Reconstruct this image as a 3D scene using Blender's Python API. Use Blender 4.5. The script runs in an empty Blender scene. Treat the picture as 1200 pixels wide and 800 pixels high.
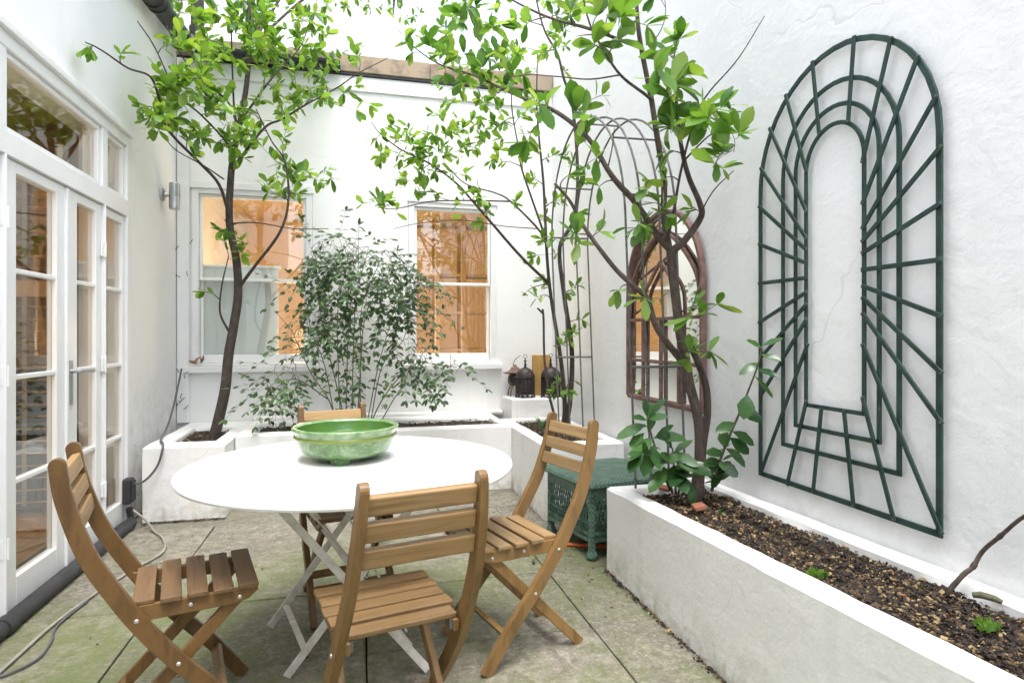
import bpy, math, random
from mathutils import Vector, Matrix
R = math.radians
random.seed(7)
sc = bpy.context.scene
col = sc.collection

# ---------------------------------------------------------------- survey
F_PX, HOR, EYE = 720.0, 393.0, 1.22
YAW = math.atan(180 / F_PX)
RIGHT = Vector((math.cos(YAW), -math.sin(YAW), 0)); FWD = Vector((math.sin(YAW), math.cos(YAW), 0))
XL, XR, YB = -1.45, 1.79, 5.6           # faces of left house, right wall, back house

def at(u, v, d, clamp=True):
    """survey reading -> point in the courtyard, kept inside the walls"""
    def P(d): return Vector((0, 0, EYE)) + (RIGHT * (u - 600) / F_PX + FWD + Vector((0, 0, (HOR - v) / F_PX))) * d
    p = P(d)
    if clamp:
        k = 0
        while (p.x < XL + .05 or p.x > XR - .04 or (p.y > YB - .08 and p.z < 3.75)) and k < 60:
            d *= .98; p = P(d); k += 1
    return p

# ---------------------------------------------------------------- tagging
def tag(o, label=None, cat=None, group=None, kind=None):
    if label: o['label'] = label
    if cat: o['category'] = cat
    if group: o['group'] = group
    if kind: o['kind'] = kind
    return o

def thing(name, label, cat, loc=(0, 0, 0), rz=0, group=None):
    o = bpy.data.objects.new(name, None); col.objects.link(o)
    o.empty_display_size = .1
    o.location = loc; o.rotation_euler = (0, 0, rz)
    return tag(o, label, cat, group)

def copy_tree(o, parent=None):
    c = o.copy(); col.objects.link(c)
    if parent: c.parent = parent
    for ch in [k for k in bpy.data.objects if k.parent == o]:
        copy_tree(ch, c)
    return c

# ---------------------------------------------------------------- mesh builder
class MB:
    def __init__(s): s.v = []; s.f = []
    def add(s, vs, fs):
        n = len(s.v); s.v += [tuple(p) for p in vs]; s.f += [tuple(i + n for i in f) for f in fs]
    def box(s, x0, x1, y0, y1, z0, z1):
        s.add([(x0,y0,z0),(x1,y0,z0),(x1,y1,z0),(x0,y1,z0),(x0,y0,z1),(x1,y0,z1),(x1,y1,z1),(x0,y1,z1)],
              [(0,3,2,1),(4,5,6,7),(0,1,5,4),(1,2,6,5),(2,3,7,6),(3,0,4,7)])
    def bar(s, a, b, w, t, up=Vector((0, 0, 1))):
        a = Vector(a); b = Vector(b); d = (b - a).normalized(); up = Vector(up)
        sd = d.cross(up)
        if sd.length < 1e-4: sd = d.cross(Vector((1, 0, 0)))
        sd.normalize(); n = sd.cross(d)
        vs = []
        for p in (a, b):
            for i, j in ((-1,-1),(1,-1),(1,1),(-1,1)):
                vs.append(p + sd * (i * w / 2) + n * (j * t / 2))
        s.add(vs, [(0,1,2,3),(7,6,5,4),(0,4,5,1),(1,5,6,2),(2,6,7,3),(3,7,4,0)])
    def tube(s, pts, rad, n=8, cap=True):
        pts = [Vector(p) for p in pts]; m = len(pts)
        rs = rad if isinstance(rad, (list, tuple)) else [rad] * m
        ref = None; vs = []
        for i, p in enumerate(pts):
            d = (pts[min(i+1, m-1)] - pts[max(i-1, 0)])
            if d.length < 1e-9: d = Vector((0, 0, 1))
            d.normalize()
            if ref is None:
                ref = d.orthogonal().normalized()
            else:
                ref = ref - d * ref.dot(d)
                if ref.length < 1e-5: ref = d.orthogonal()
                ref.normalize()
            b = d.cross(ref)
            for k in range(n):
                a = 2 * math.pi * k / n
                vs.append(p + (ref * math.cos(a) + b * math.sin(a)) * rs[i])
        fs = [(i*n+k, i*n+(k+1) % n, (i+1)*n+(k+1) % n, (i+1)*n+k) for i in range(m-1) for k in range(n)]
        if cap: fs += [tuple(range(n-1, -1, -1)), tuple((m-1)*n + k for k in range(n))]
        s.add(vs, fs)
    def lathe(s, prof, n=48, c=(0, 0, 0), axis=None, sq=1.0):
        vs = []; m = len(prof); c = Vector(c)
        for r, z in prof:
            for k in range(n):
                a = 2 * math.pi * k / n
                q = Vector((r * math.cos(a), r * math.sin(a) * sq, z))
                if axis is not None: q = axis @ q
                vs.append(c + q)
        fs = [(i*n+k, i*n+(k+1) % n, (i+1)*n+(k+1) % n, (i+1)*n+k) for i in range(m-1) for k in range(n)]
        if prof[0][0] > 1e-6: fs.append(tuple(range(n-1, -1, -1)))
        if prof[-1][0] > 1e-6: fs.append(tuple((m-1)*n + k for k in range(n)))
        s.add(vs, fs)
    def strip(s, path, w, t, nrm, closed=False):
        """flat bar swept along a path lying in the plane with normal nrm: w in-plane, t along nrm"""
        path = [Vector(p) for p in path]; nrm = Vector(nrm).normalized(); m = len(path); vs = []
        for i, p in enumerate(path):
            if closed: d = path[(i+1) % m] - path[(i-1) % m]
            else: d = path[min(i+1, m-1)] - path[max(i-1, 0)]
            d.normalize(); sd = d.cross(nrm)
            ww = w[i] if isinstance(w, (list, tuple)) else w
            for i2, j in ((-1,-1),(1,-1),(1,1),(-1,1)):
                vs.append(p + sd * (i2 * ww / 2) + nrm * (j * t / 2))
        fs = []
        for i in range(m if closed else m-1):
            j = (i+1) % m
            for k in range(4): fs.append((i*4+k, i*4+(k+1) % 4, j*4+(k+1) % 4, j*4+k))
        if not closed: fs += [(3,2,1,0), tuple((m-1)*4 + k for k in range(4))]
        s.add(vs, fs)
    def build(s, name, m, parent=None, smooth=False, bevel=0, seg=2, loc=None):
        me = bpy.data.meshes.new(name); me.from_pydata(s.v, [], s.f); me.update()
        import bmesh
        bm = bmesh.new(); bm.from_mesh(me); bmesh.ops.recalc_face_normals(bm, faces=bm.faces); bm.to_mesh(me); bm.free()
        o = bpy.data.objects.new(name, me); col.objects.link(o)
        me.materials.append(m)
        if smooth:
            for p in me.polygons: p.use_smooth = True
            if smooth == 'auto':
                try: me.set_sharp_from_angle(angle=R(30))
                except Exception: pass
        if bevel:
            b = o.modifiers.new('bevel', 'BEVEL'); b.width = bevel; b.segments = seg; b.limit_method = 'ANGLE'; b.angle_limit = R(35)
        if parent: o.parent = parent
        if loc: o.location = loc
        return o

def crom(pts, n=6):
    pts = [Vector(p) for p in pts]
    if len(pts) < 3: return pts
    P = [pts[0]*2 - pts[1]] + pts + [pts[-1]*2 - pts[-2]]; out = []
    for i in range(1, len(P)-2):
        a, b, c, d = P[i-1:i+3]
        for k in range(n):
            t = k / n
            out.append(.5 * ((2*b) + (c-a)*t + (2*a-5*b+4*c-d)*t*t + (3*b-a-3*c+d)*t*t*t))
    out.append(pts[-1]); return out

# ---------------------------------------------------------------- materials
def newmat(name):
    m = bpy.data.materials.new(name); m.use_nodes = True
    nt = m.node_tree; b = nt.nodes['Principled BSDF']
    return m, nt, b
def N(nt, t, **kw):
    n = nt.nodes.new(t)
    for k, v in kw.items():
        if k in n.inputs.keys(): n.inputs[k].default_value = v
        else: setattr(n, k, v)
    return n
def ramp(nt, src, stops):
    r = nt.nodes.new('ShaderNodeValToRGB'); e = r.color_ramp.elements
    while len(e) < len(stops): e.new(.5)
    for i, (p, c) in enumerate(stops):
        e[i].position = p; e[i].color = (c[0], c[1], c[2], 1) if not isinstance(c, (int, float)) else (c, c, c, 1)
    nt.links.new(src, r.inputs[0]); return r.outputs[0]
def mix(nt, fac, a, b, mode='MIX'):
    m = nt.nodes.new('ShaderNodeMix'); m.data_type = 'RGBA'; m.blend_type = mode
    for i, s in ((0, fac), (6, a), (7, b)):
        if isinstance(s, (int, float)): m.inputs[i].default_value = s
        elif isinstance(s, (tuple, list)): m.inputs[i].default_value = (*s[:3], 1)
        else: nt.links.new(s, m.inputs[i])
    return m.outputs[2]
def objco(nt, scale=(1, 1, 1), rnd=False):
    tc = N(nt, 'ShaderNodeTexCoord'); mp = N(nt, 'ShaderNodeMapping'); mp.inputs['Scale'].default_value = scale
    nt.links.new(tc.outputs['Object'], mp.inputs[0])
    if rnd:
        oi = N(nt, 'ShaderNodeObjectInfo'); mu = N(nt, 'ShaderNodeMath', operation='MULTIPLY'); mu.inputs[1].default_value = 37.0
        nt.links.new(oi.outputs['Random'], mu.inputs[0])
        cb = N(nt, 'ShaderNodeCombineXYZ'); nt.links.new(mu.outputs[0], cb.inputs[0]); nt.links.new(mu.outputs[0], cb.inputs[1]); nt.links.new(mu.outputs[0], cb.inputs[2])
        nt.links.new(cb.outputs[0], mp.inputs['Location'])
    return mp.outputs[0]
def noise(nt, co, scale, detail=6, rough=.55, dist=0):
    n = N(nt, 'ShaderNodeTexNoise'); n.inputs['Scale'].default_value = scale; n.inputs['Detail'].default_value = detail
    n.inputs['Roughness'].default_value = rough; n.inputs['Distortion'].default_value = dist
    nt.links.new(co, n.inputs['Vector']); return n.outputs[0]
def bump(nt, b, h, strength, dist=.01):
    n = N(nt, 'ShaderNodeBump'); n.inputs['Strength'].default_value = strength; n.inputs['Distance'].default_value = dist
    nt.links.new(h, n.inputs['Height']); nt.links.new(n.outputs[0], b.inputs['Normal'])
def addm(nt, a, b, k=1.0):
    m = N(nt, 'ShaderNodeMath', operation='MULTIPLY_ADD'); m.inputs[1].default_value = k
    nt.links.new(b, m.inputs[0]); nt.links.new(a, m.inputs[2]); return m.outputs[0]
def simple(name, c, rough=.6, metal=0, var=.12, scale=14, bstr=.08, bdist=.004, c2=None):
    m, nt, b = newmat(name); co = objco(nt)
    n = noise(nt, co, scale)
    c2 = c2 or tuple(x * (1 - 2 * var) for x in c)
    nt.links.new(ramp(nt, n, [(.3, c2), (.7, c)]), b.inputs['Base Color'])
    b.inputs['Roughness'].default_value = rough; b.inputs['Metallic'].default_value = metal
    bump(nt, b, noise(nt, co, scale * 5), bstr, bdist)
    return m
def island(nt): return N(nt, 'ShaderNodeNewGeometry').outputs['Random Per Island']

def plaster(name, base, stain, rough_scale, bstr, bd, low_dirt=0.0, brick=False, tint=(.55, .56, .5), streak=.25, crack=.5):
    m, nt, b = newmat(name); co = objco(nt)
    big = noise(nt, co, 1.3, 3, .6); med = noise(nt, co, 6, 6, .65, .4); fine = noise(nt, co, rough_scale, 4, .65)
    c = mix(nt, ramp(nt, big, [(.42, 0.0), (.75, .35)]), base, stain)
    c = mix(nt, ramp(nt, med, [(.58, 0.0), (.78, .35)]), c, stain)
    if low_dirt:
        sx = N(nt, 'ShaderNodeSeparateXYZ'); nt.links.new(co, sx.inputs[0])
        mr = N(nt, 'ShaderNodeMapRange'); mr.inputs[1].default_value = 0; mr.inputs[2].default_value = low_dirt; mr.inputs[3].default_value = 1; mr.inputs[4].default_value = 0
        nt.links.new(sx.outputs[2], mr.inputs[0])
        mm = N(nt, 'ShaderNodeMath', operation='MULTIPLY'); nt.links.new(mr.outputs[0], mm.inputs[0])
        nt.links.new(ramp(nt, noise(nt, co, 9, 5, .72, .6), [(.42, 0.0), (.66, 1.0)]), mm.inputs[1])
        c = mix(nt, mm.outputs[0], c, tint)
    # rain streaks: noise drawn out vertically
    st = ramp(nt, noise(nt, objco(nt, (7, 7, .5)), 1.0, 3, .6), [(.55, 0), (.75, streak)])
    c = mix(nt, st, c, tint)
    # hairline cracks
    vo = N(nt, 'ShaderNodeTexVoronoi'); vo.feature = 'DISTANCE_TO_EDGE'; vo.inputs['Scale'].default_value = .75
    nd = N(nt, 'ShaderNodeTexNoise'); nd.inputs['Scale'].default_value = 2.2; nd.inputs['Detail'].default_value = 3; nt.links.new(co, nd.inputs['Vector'])
    va = N(nt, 'ShaderNodeVectorMath', operation='MULTIPLY_ADD'); va.inputs[1].default_value = (.5, .5, .5); nt.links.new(nd.outputs[1], va.inputs[0]); nt.links.new(co, va.inputs[2]); nt.links.new(va.outputs[0], vo.inputs['Vector'])
    cr = ramp(nt, vo.outputs['Distance'], [(.0, 1.0), (.0035, 0.0)])
    cm = N(nt, 'ShaderNodeMath', operation='MULTIPLY'); nt.links.new(cr, cm.inputs[0]); nt.links.new(ramp(nt, noise(nt, co, 1.1, 3), [(.48, 0), (.6, crack)]), cm.inputs[1])
    c = mix(nt, cm.outputs[0], c, (.52, .51, .49))
    nt.links.new(c, b.inputs['Base Color']); b.inputs['Roughness'].default_value = .75
    h = addm(nt, med, fine, .22)
    h = addm(nt, h, cm.outputs[0], -.35)
    h = addm(nt, h, noise(nt, objco(nt, (1, 1, 1.6)), 3.2, 3, .55, .6), 1.0)
    if brick:
        bt = N(nt, 'ShaderNodeTexBrick'); bt.inputs['Scale'].default_value = 1.0
        bt.inputs['Brick Width'].default_value = .225; bt.inputs['Row Height'].default_value = .075; bt.inputs['Mortar Size'].default_value = .006
        bt.inputs['Mortar Smooth'].default_value = .6
        bt.inputs['Color1'].default_value = (1, 1, 1, 1); bt.inputs['Color2'].default_value = (.9, .9, .9, 1); bt.inputs['Mortar'].default_value = (0, 0, 0, 1)
        sw = N(nt, 'ShaderNodeSeparateXYZ'); nt.links.new(co, sw.inputs[0]); cb = N(nt, 'ShaderNodeCombineXYZ')
        ax = N(nt, 'ShaderNodeMath', operation='ADD'); nt.links.new(sw.outputs[0], ax.inputs[0]); nt.links.new(sw.outputs[1], ax.inputs[1])
        nt.links.new(ax.outputs[0], cb.inputs[0]); nt.links.new(sw.outputs[2], cb.inputs[1]); nt.links.new(cb.outputs[0], bt.inputs['Vector'])
        h = addm(nt, h, bt.outputs[0], brick)
    bump(nt, b, h, bstr, bd); return m

def wood(name, c1, c2, axis='y', rough=.5, grey=0.0):
    m, nt, b = newmat(name)
    s = {'x': (2.2, 42, 42), 'y': (42, 2.2, 42), 'z': (42, 42, 2.6), 'xz': (16, 42, 5)}[axis]
    co = objco(nt, s, True)
    n1 = noise(nt, co, 1.0, 6, .6, .8); n2 = noise(nt, co, 4.0, 4, .7)
    f = addm(nt, n1, n2, .25)
    c = ramp(nt, f, [(.38, c2), (.62, c1), (.85, tuple(min(1, x * 1.2) for x in c1))])
    isl = island(nt)
    c = mix(nt, ramp(nt, isl, [(0, .0), (1, .38)]), c, tuple(x * .62 for x in c2))
    oc = objco(nt, (1, 1, 1), True)
    c = mix(nt, ramp(nt, noise(nt, oc, 7, 5, .6), [(.55, 0), (.8, .15 + grey)]), c, (.26, .205, .15))
    oi = N(nt, 'ShaderNodeObjectInfo'); c = mix(nt, 1.0, c, oi.outputs['Color'], 'MULTIPLY')
    nt.links.new(c, b.inputs['Base Color']); b.inputs['Roughness'].default_value = rough
    bump(nt, b, f, .3, .002); return m

def leafmat(name, cols, trans=.4, rough=.35):
    m, nt, b = newmat(name)
    c = ramp(nt, island(nt), [(i / max(1, len(cols) - 1), q) for i, q in enumerate(cols)])
    b.inputs['Roughness'].default_value = rough; nt.links.new(c, b.inputs['Base Color'])
    tr = N(nt, 'ShaderNodeBsdfTranslucent')
    tcol = mix(nt, 1.0, c, (1.9, 1.7, .8), 'MULTIPLY'); nt.links.new(tcol, tr.inputs[0])
    mx = N(nt, 'ShaderNodeMixShader'); mx.inputs[0].default_value = trans
    nt.links.new(b.outputs[0], mx.inputs[1]); nt.links.new(tr.outputs[0], mx.inputs[2])
    nt.links.new(mx.outputs[0], nt.nodes['Material Output'].inputs[0]); return m

def glassmat(name, ior=1.5, tint=(.96, .98, .97)):
    m, nt, b = newmat(name)
    tr = N(nt, 'ShaderNodeBsdfTransparent'); tr.inputs[0].default_value = (*tint, 1)
    gl = N(nt, 'ShaderNodeBsdfGlossy'); gl.inputs['Roughness'].default_value = .0
    co = objco(nt); bp = N(nt, 'ShaderNodeBump'); bp.inputs['Strength'].default_value = .03; bp.inputs['Distance'].default_value = .02
    nt.links.new(noise(nt, co, 2.5, 2), bp.inputs['Height']); nt.links.new(bp.outputs[0], gl.inputs['Normal'])
    # Schlick term from |view . normal| so that both faces of a pane behave alike
    ge = N(nt, 'ShaderNodeNewGeometry'); dt = N(nt, 'ShaderNodeVectorMath', operation='DOT_PRODUCT')
    nt.links.new(ge.outputs['Incoming'], dt.inputs[0]); nt.links.new(ge.outputs['Normal'], dt.inputs[1])
    ab = N(nt, 'ShaderNodeMath', operation='ABSOLUTE'); nt.links.new(dt.outputs['Value'], ab.inputs[0])
    su = N(nt, 'ShaderNodeMath', operation='SUBTRACT'); su.inputs[0].default_value = 1; nt.links.new(ab.outputs[0], su.inputs[1])
    pw = N(nt, 'ShaderNodeMath', operation='POWER'); pw.inputs[1].default_value = 5; nt.links.new(su.outputs[0], pw.inputs[0])
    fr = N(nt, 'ShaderNodeMath', operation='MULTIPLY_ADD'); f0 = ((ior - 1) / (ior + 1)) ** 2
    fr.inputs[1].default_value = 1 - f0; fr.inputs[2].default_value = f0; nt.links.new(pw.outputs[0], fr.inputs[0])
    mx = N(nt, 'ShaderNodeMixShader')
    nt.links.new(fr.outputs[0], mx.inputs[0]); nt.links.new(tr.outputs[0], mx.inputs[1]); nt.links.new(gl.outputs[0], mx.inputs[2])
    nt.links.new(mx.outputs[0], nt.nodes['Material Output'].inputs[0]); return m

def emit(name, c, s):
    m, nt, b = newmat(name); b.inputs['Base Color'].default_value = (.8, .7, .5, 1)
    b.inputs['Emission Color'].default_value = (*c, 1); b.inputs['Emission Strength'].default_value = s; return m

def barkmat(name, c1, c2):
    m, nt, b = newmat(name); co = objco(nt, (1, 1, .35))
    n = noise(nt, co, 55, 8, .65, .5)
    c = ramp(nt, n, [(.35, c2), (.7, c1)])
    c = mix(nt, ramp(nt, noise(nt, objco(nt), 12, 6, .7), [(.58, 0), (.72, .55)]), c, (.2, .2, .16))
    nt.links.new(c, b.inputs['Base Color']); b.inputs['Roughness'].default_value = .85
    bump(nt, b, n, .5, .006); return m

M = {}
M['pale_brick'] = plaster('pale_grey_brick', (.60, .59, .58), (.54, .53, .52), 50, .5, .02, 0, 3.0)
M['right_wall'] = plaster('rough_white_plaster', (.83, .83, .83), (.72, .715, .70), 38, .30, .018, .85, tint=(.62, .62, .58), streak=.14, crack=.5)
M['left_wall'] = plaster('smooth_white_render', (.80, .80, .79), (.70, .69, .67), 60, .25, .008, 1.0, tint=(.40, .40, .38), streak=.08)
M['back_wall'] = plaster('painted_brick', (.82, .82, .80), (.70, .69, .66), 50, .24, .009, 0, .12)
M['planter'] = plaster('white_masonry_paint', (.80, .795, .775), (.66, .645, .60), 45, .42, .014, .20, tint=(.42, .40, .30), streak=.2, crack=.35)
M['white_gloss'] = simple('white_gloss_paint', (.80, .80, .79), .38, 0, .03, 5, .05, .002)
M['cornice'] = plaster('white_painted_cornice', (.8, .8, .785), (.66, .65, .62), 50, .2, .006)
M['glass'] = glassmat('window_glass', 1.9)
M['black'] = simple('black_plastic', (.016, .017, .018), .55, 0, .2, 9, .1, .003, (.04, .04, .042))
M['steel'] = simple('brushed_steel', (.55, .56, .57), .35, .9, .1, 30, .05, .001)
M['bolt'] = simple('zinc_bolt', (.7, .7, .68), .35, .8, .1, 30, .05, .001)
M['table_white'] = simple('white_enamel', (.86, .86, .86), .3, 0, .015, 4, .03, .001)
M['leg_white'] = simple('chipped_white_paint', (.74, .72, .68), .5, 0, .12, 22, .1, .001, (.5, .46, .4))
M['slat'] = wood('teak_slats', (.30, .19, .082), (.135, .076, .029), 'y', .5, .25)
M['rail'] = wood('teak_rails', (.235, .135, .047), (.10, .053, .018), 'xz', .42)
M['trellis'] = simple('dark_green_paint', (.024, .062, .049), .5, 0, .15, 18, .3, .002, (.009, .026, .021))
def flecked(m_, c, lo, hi, sc_):
    nt = m_.node_tree; b = nt.nodes['Principled BSDF']; src = b.inputs['Base Color'].links[0].from_socket
    f = ramp(nt, noise(nt, objco(nt), sc_, 6, .7), [(lo, 0), (hi, 1)])
    nt.links.new(mix(nt, f, src, c), b.inputs['Base Color'])
flecked(M['trellis'], (.16, .15, .12), .68, .73, 26)
M['iron'] = simple('weathered_iron', (.17, .165, .16), .6, .3, .15, 20, .2, .002, (.075, .07, .066))
M['rust'] = simple('rusty_iron', (.235, .14, .12), .75, .1, .2, 18, .4, .004, (.10, .05, .038))
M['lantern'] = simple('dark_metal_filigree', (.075, .062, .055), .5, .5, .2, 30, .3, .003, (.035, .028, .026))
M['cream_cable'] = simple('dirty_white_cable', (.34, .32, .27), .6, 0, .15, 12, .05, .001)
M['grey_cable'] = simple('grey_cable', (.12, .12, .12), .6, 0, .15, 12, .05, .001)
M['orange'] = simple('orange_cord', (.65, .13, .03), .5, 0, .1, 12, .05, .001)
M['terracotta'] = simple('terracotta', (.38, .14, .08), .8, 0, .2, 18, .2, .003)
M['bark'] = barkmat('grey_brown_bark', (.115, .085, .066), (.045, .033, .026))
M['bark_dark'] = barkmat('dark_bark', (.085, .064, .05), (.035, .027, .021))
M['greenstem'] = barkmat('green_stem', (.16, .16, .09), (.08, .075, .045))
M['leaf_bright'] = leafmat('bright_green_leaf', [(.055, .14, .022), (.10, .22, .032), (.15, .28, .045), (.23, .35, .065)], .45)
M['leaf_mid'] = leafmat('mid_green_leaf', [(.045, .13, .02), (.08, .19, .03), (.13, .26, .045), (.22, .33, .07)], .4, .3)
M['leaf_dark'] = leafmat('dark_green_leaflet', [(.024, .062, .024), (.044, .096, .036), (.068, .13, .05), (.105, .17, .07)], .25, .3)
M['leaf_glossy'] = leafmat('glossy_green_leaf', [(.025, .075, .022), (.04, .10, .03), (.06, .14, .04), (.09, .19, .05)], .2, .22)
M['leaf_dead'] = leafmat('dead_leaf', [(.22, .09, .04), (.30, .16, .08), (.15, .08, .05)], .2, .7)

def soilmat():
    m, nt, b = newmat('dark_soil'); co = objco(nt)
    n = noise(nt, co, 40, 9, .7)
    nt.links.new(ramp(nt, n, [(.35, (.018, .013, .010)), (.55, (.05, .036, .025)), (.75, (.12, .09, .06))]), b.inputs['Base Color'])
    b.inputs['Roughness'].default_value = .95; bump(nt, b, n, 1.0, .02); return m
M['soil'] = soilmat()
def mulchmat():
    m, nt, b = newmat('bark_mulch')
    nt.links.new(ramp(nt, island(nt), [(0, (.016, .011, .009)), (.5, (.032, .022, .015)), (.72, (.075, .046, .026)), (.87, (.18, .12, .055)), (.96, (.36, .28, .13)), (1, (.24, .11, .065))]), b.inputs['Base Color'])
    b.inputs['Roughness'].default_value = .85; return m
M['mulch'] = mulchmat()

def slabmat():
    m, nt, b = newmat('york_stone_paving'); co = objco(nt)
    isl = island(nt)
    c = ramp(nt, isl, [(0, (.135, .122, .096)), (.3, (.22, .20, .16)), (.6, (.16, .145, .115)), (1, (.26, .236, .19))])
    n1 = noise(nt, co, 2.6, 7, .65, .5); n2 = noise(nt, co, 14, 8, .7, .3); n3 = noise(nt, co, 70, 5, .6)
    c = mix(nt, ramp(nt, n2, [(.42, 0), (.60, .8)]), c, (.085, .073, .055))
    c = mix(nt, ramp(nt, noise(nt, co, 32, 8, .75, .2), [(.48, 0), (.64, .7)]), c, (.36, .33, .27))
    c = mix(nt, ramp(nt, n1, [(.45, 0), (.68, .7)]), c, (.115, .10, .078))
    c = mix(nt, ramp(nt, n3, [(.55, 0), (.68, .5)]), c, (.42, .39, .33))
    c = mix(nt, ramp(nt, noise(nt, co, 150, 3, .6), [(.60, 0), (.70, .6)]), c, (.08, .07, .055))
    c = mix(nt, ramp(nt, noise(nt, co, 210, 2, .6), [(.62, 0), (.72, .5)]), c, (.45, .43, .38))
    # algae patches: more of it out in the wet middle of the yard and by the planter
    g = N(nt, 'ShaderNodeTexNoise'); g.inputs['Scale'].default_value = 1.15; g.inputs['Detail'].default_value = 8; g.inputs['Roughness'].default_value = .68
    mp = N(nt, 'ShaderNodeMapping'); mp.inputs['Location'].default_value = (3.1, 7.7, 0); nt.links.new(co, mp.inputs[0]); nt.links.new(mp.outputs[0], g.inputs['Vector'])
    gm = ramp(nt, g.outputs[0], [(.38, 0), (.56, .85)])
    sx = N(nt, 'ShaderNodeSeparateXYZ'); nt.links.new(co, sx.inputs[0])
    mr = N(nt, 'ShaderNodeMapRange'); mr.inputs[1].default_value = 3.0; mr.inputs[2].default_value = 4.0; mr.inputs[3].default_value = 1; mr.inputs[4].default_value = .15
    nt.links.new(sx.outputs[1], mr.inputs[0])
    mm = N(nt, 'ShaderNodeMath', operation='MULTIPLY'); nt.links.new(gm, mm.inputs[0]); nt.links.new(mr.outputs[0], mm.inputs[1])
    mm2 = N(nt, 'ShaderNodeMath', operation='MULTIPLY'); nt.links.new(mm.outputs[0], mm2.inputs[0]); nt.links.new(ramp(nt, n2, [(.3, .35), (.6, 1)]), mm2.inputs[1])
    c = mix(nt, mm2.outputs[0], c, (.115, .145, .038))
    nt.links.new(c, b.inputs['Base Color'])
    nt.links.new(ramp(nt, n1, [(.3, .55), (.7, .85)]), b.inputs['Roughness'])
    bump(nt, b, addm(nt, n2, n3, .5), .6, .008); return m
M['slab'] = slabmat()
M['joint'] = simple('joint_dirt', (.035, .032, .018), .95, 0, .2, 20, .4, .01, (.03, .035, .018))

def tilemat():
    m, nt, b = newmat('weathered_clay_tile'); co = objco(nt)
    c = ramp(nt, island(nt), [(0, (.30, .235, .17)), (.5, (.36, .29, .21)), (1, (.33, .225, .155))])
    c = mix(nt, ramp(nt, noise(nt, co, 7, 9, .75), [(.46, 0), (.64, .75)]), c, (.11, .095, .07))
    nt.links.new(c, b.inputs['Base Color']); b.inputs['Roughness'].default_value = .85; return m
M['tile'] = tilemat()

def bowlmat():
    m, nt, b = newmat('mottled_green_glaze'); co = objco(nt)
    n = noise(nt, co, 16, 8, .7, .8); sp = noise(nt, co, 75, 4, .6)
    c = ramp(nt, n, [(.34, (.035, .095, .016)), (.5, (.075, .165, .042)), (.68, (.21, .29, .165))])
    c = mix(nt, ramp(nt, sp, [(.60, 0), (.68, .6)]), c, (.34, .40, .25))
    c = mix(nt, ramp(nt, noise(nt, objco(nt, (1, 1, 3)), 28, 5, .6), [(.60, 0), (.70, .55)]), c, (.42, .36, .05))
    nt.links.new(c, b.inputs['Base Color']); b.inputs['Roughness'].default_value = .16
    b.inputs['Coat Weight'].default_value = .4; bump(nt, b, n, .1, .004); return m
M['bowl'] = bowlmat()
M['bowl_band'] = simple('olive_glaze_band', (.10, .17, .03), .2, 0, .25, 55, .05, .002, (.17, .20, .035))
M['bowl_rim'] = simple('pale_green_rim', (.27, .35, .20), .18, 0, .2, 26, .03, .001, (.075, .16, .045))
M['bowl_in'] = simple('deep_green_glaze', (.035, .13, .025), .15, 0, .3, 30, .03, .001, (.07, .15, .02))

def wickermat():
    m, nt, b = newmat('green_wicker'); co = objco(nt)
    ck = N(nt, 'ShaderNodeTexChecker'); ck.inputs['Scale'].default_value = 75; nt.links.new(co, ck.inputs[0])
    w = N(nt, 'ShaderNodeTexWave'); w.inputs['Scale'].default_value = 45; w.inputs['Distortion'].default_value = 1.5; nt.links.new(co, w.inputs[0])
    c = ramp(nt, addm(nt, noise(nt, co, 20, 5), ck.outputs[1], .3), [(.35, (.022, .055, .038)), (.85, (.11, .195, .145))])
    nt.links.new(c, b.inputs['Base Color']); b.inputs['Roughness'].default_value = .5
    bump(nt, b, addm(nt, w.outputs[1], ck.outputs[1], .8), .6, .004); return m
M['wicker'] = wickermat()
M['warm_paint'] = simple('warm_cream_paint', (.70, .52, .33), .7, 0, .04, 3, .02, .001)
M['amber_paint'] = simple('amber_paint', (.46, .30, .165), .7, 0, .04, 3, .02, .001)
M['tan_paint'] = simple('tan_board', (.55, .37, .20), .6, 0, .08, 3, .02, .001)
M['oak'] = wood('oak_floor', (.55, .36, .18), (.40, .24, .11), 'y', .4)
M['blind'] = wood('wooden_blind', (.55, .34, .16), (.42, .23, .10), 'y', .5)
M['frosted'] = simple('white_roller_blind', (.74, .74, .72), .7, 0, .03, 5, .02, .001)
M['navy'] = simple('grey_upholstery', (.09, .10, .12), .9, 0, .1, 25, .1, .002)
M['lampglow'] = emit('lit_lamp_shade', (1, .68, .34), 1.2)
M['ochre_wood'] = wood('ochre_board', (.50, .30, .09), (.36, .19, .05), 'z', .7)

def mirrormat():
    m, nt, b = newmat('old_mirror_glass')
    b.inputs['Base Color'].default_value = (.80, .79, .74, 1); b.inputs['Metallic'].default_value = 1; b.inputs['Roughness'].default_value = .03
    bump(nt, b, noise(nt, objco(nt), 3, 2), .04, .02); return m
M['mirror'] = mirrormat()

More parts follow.
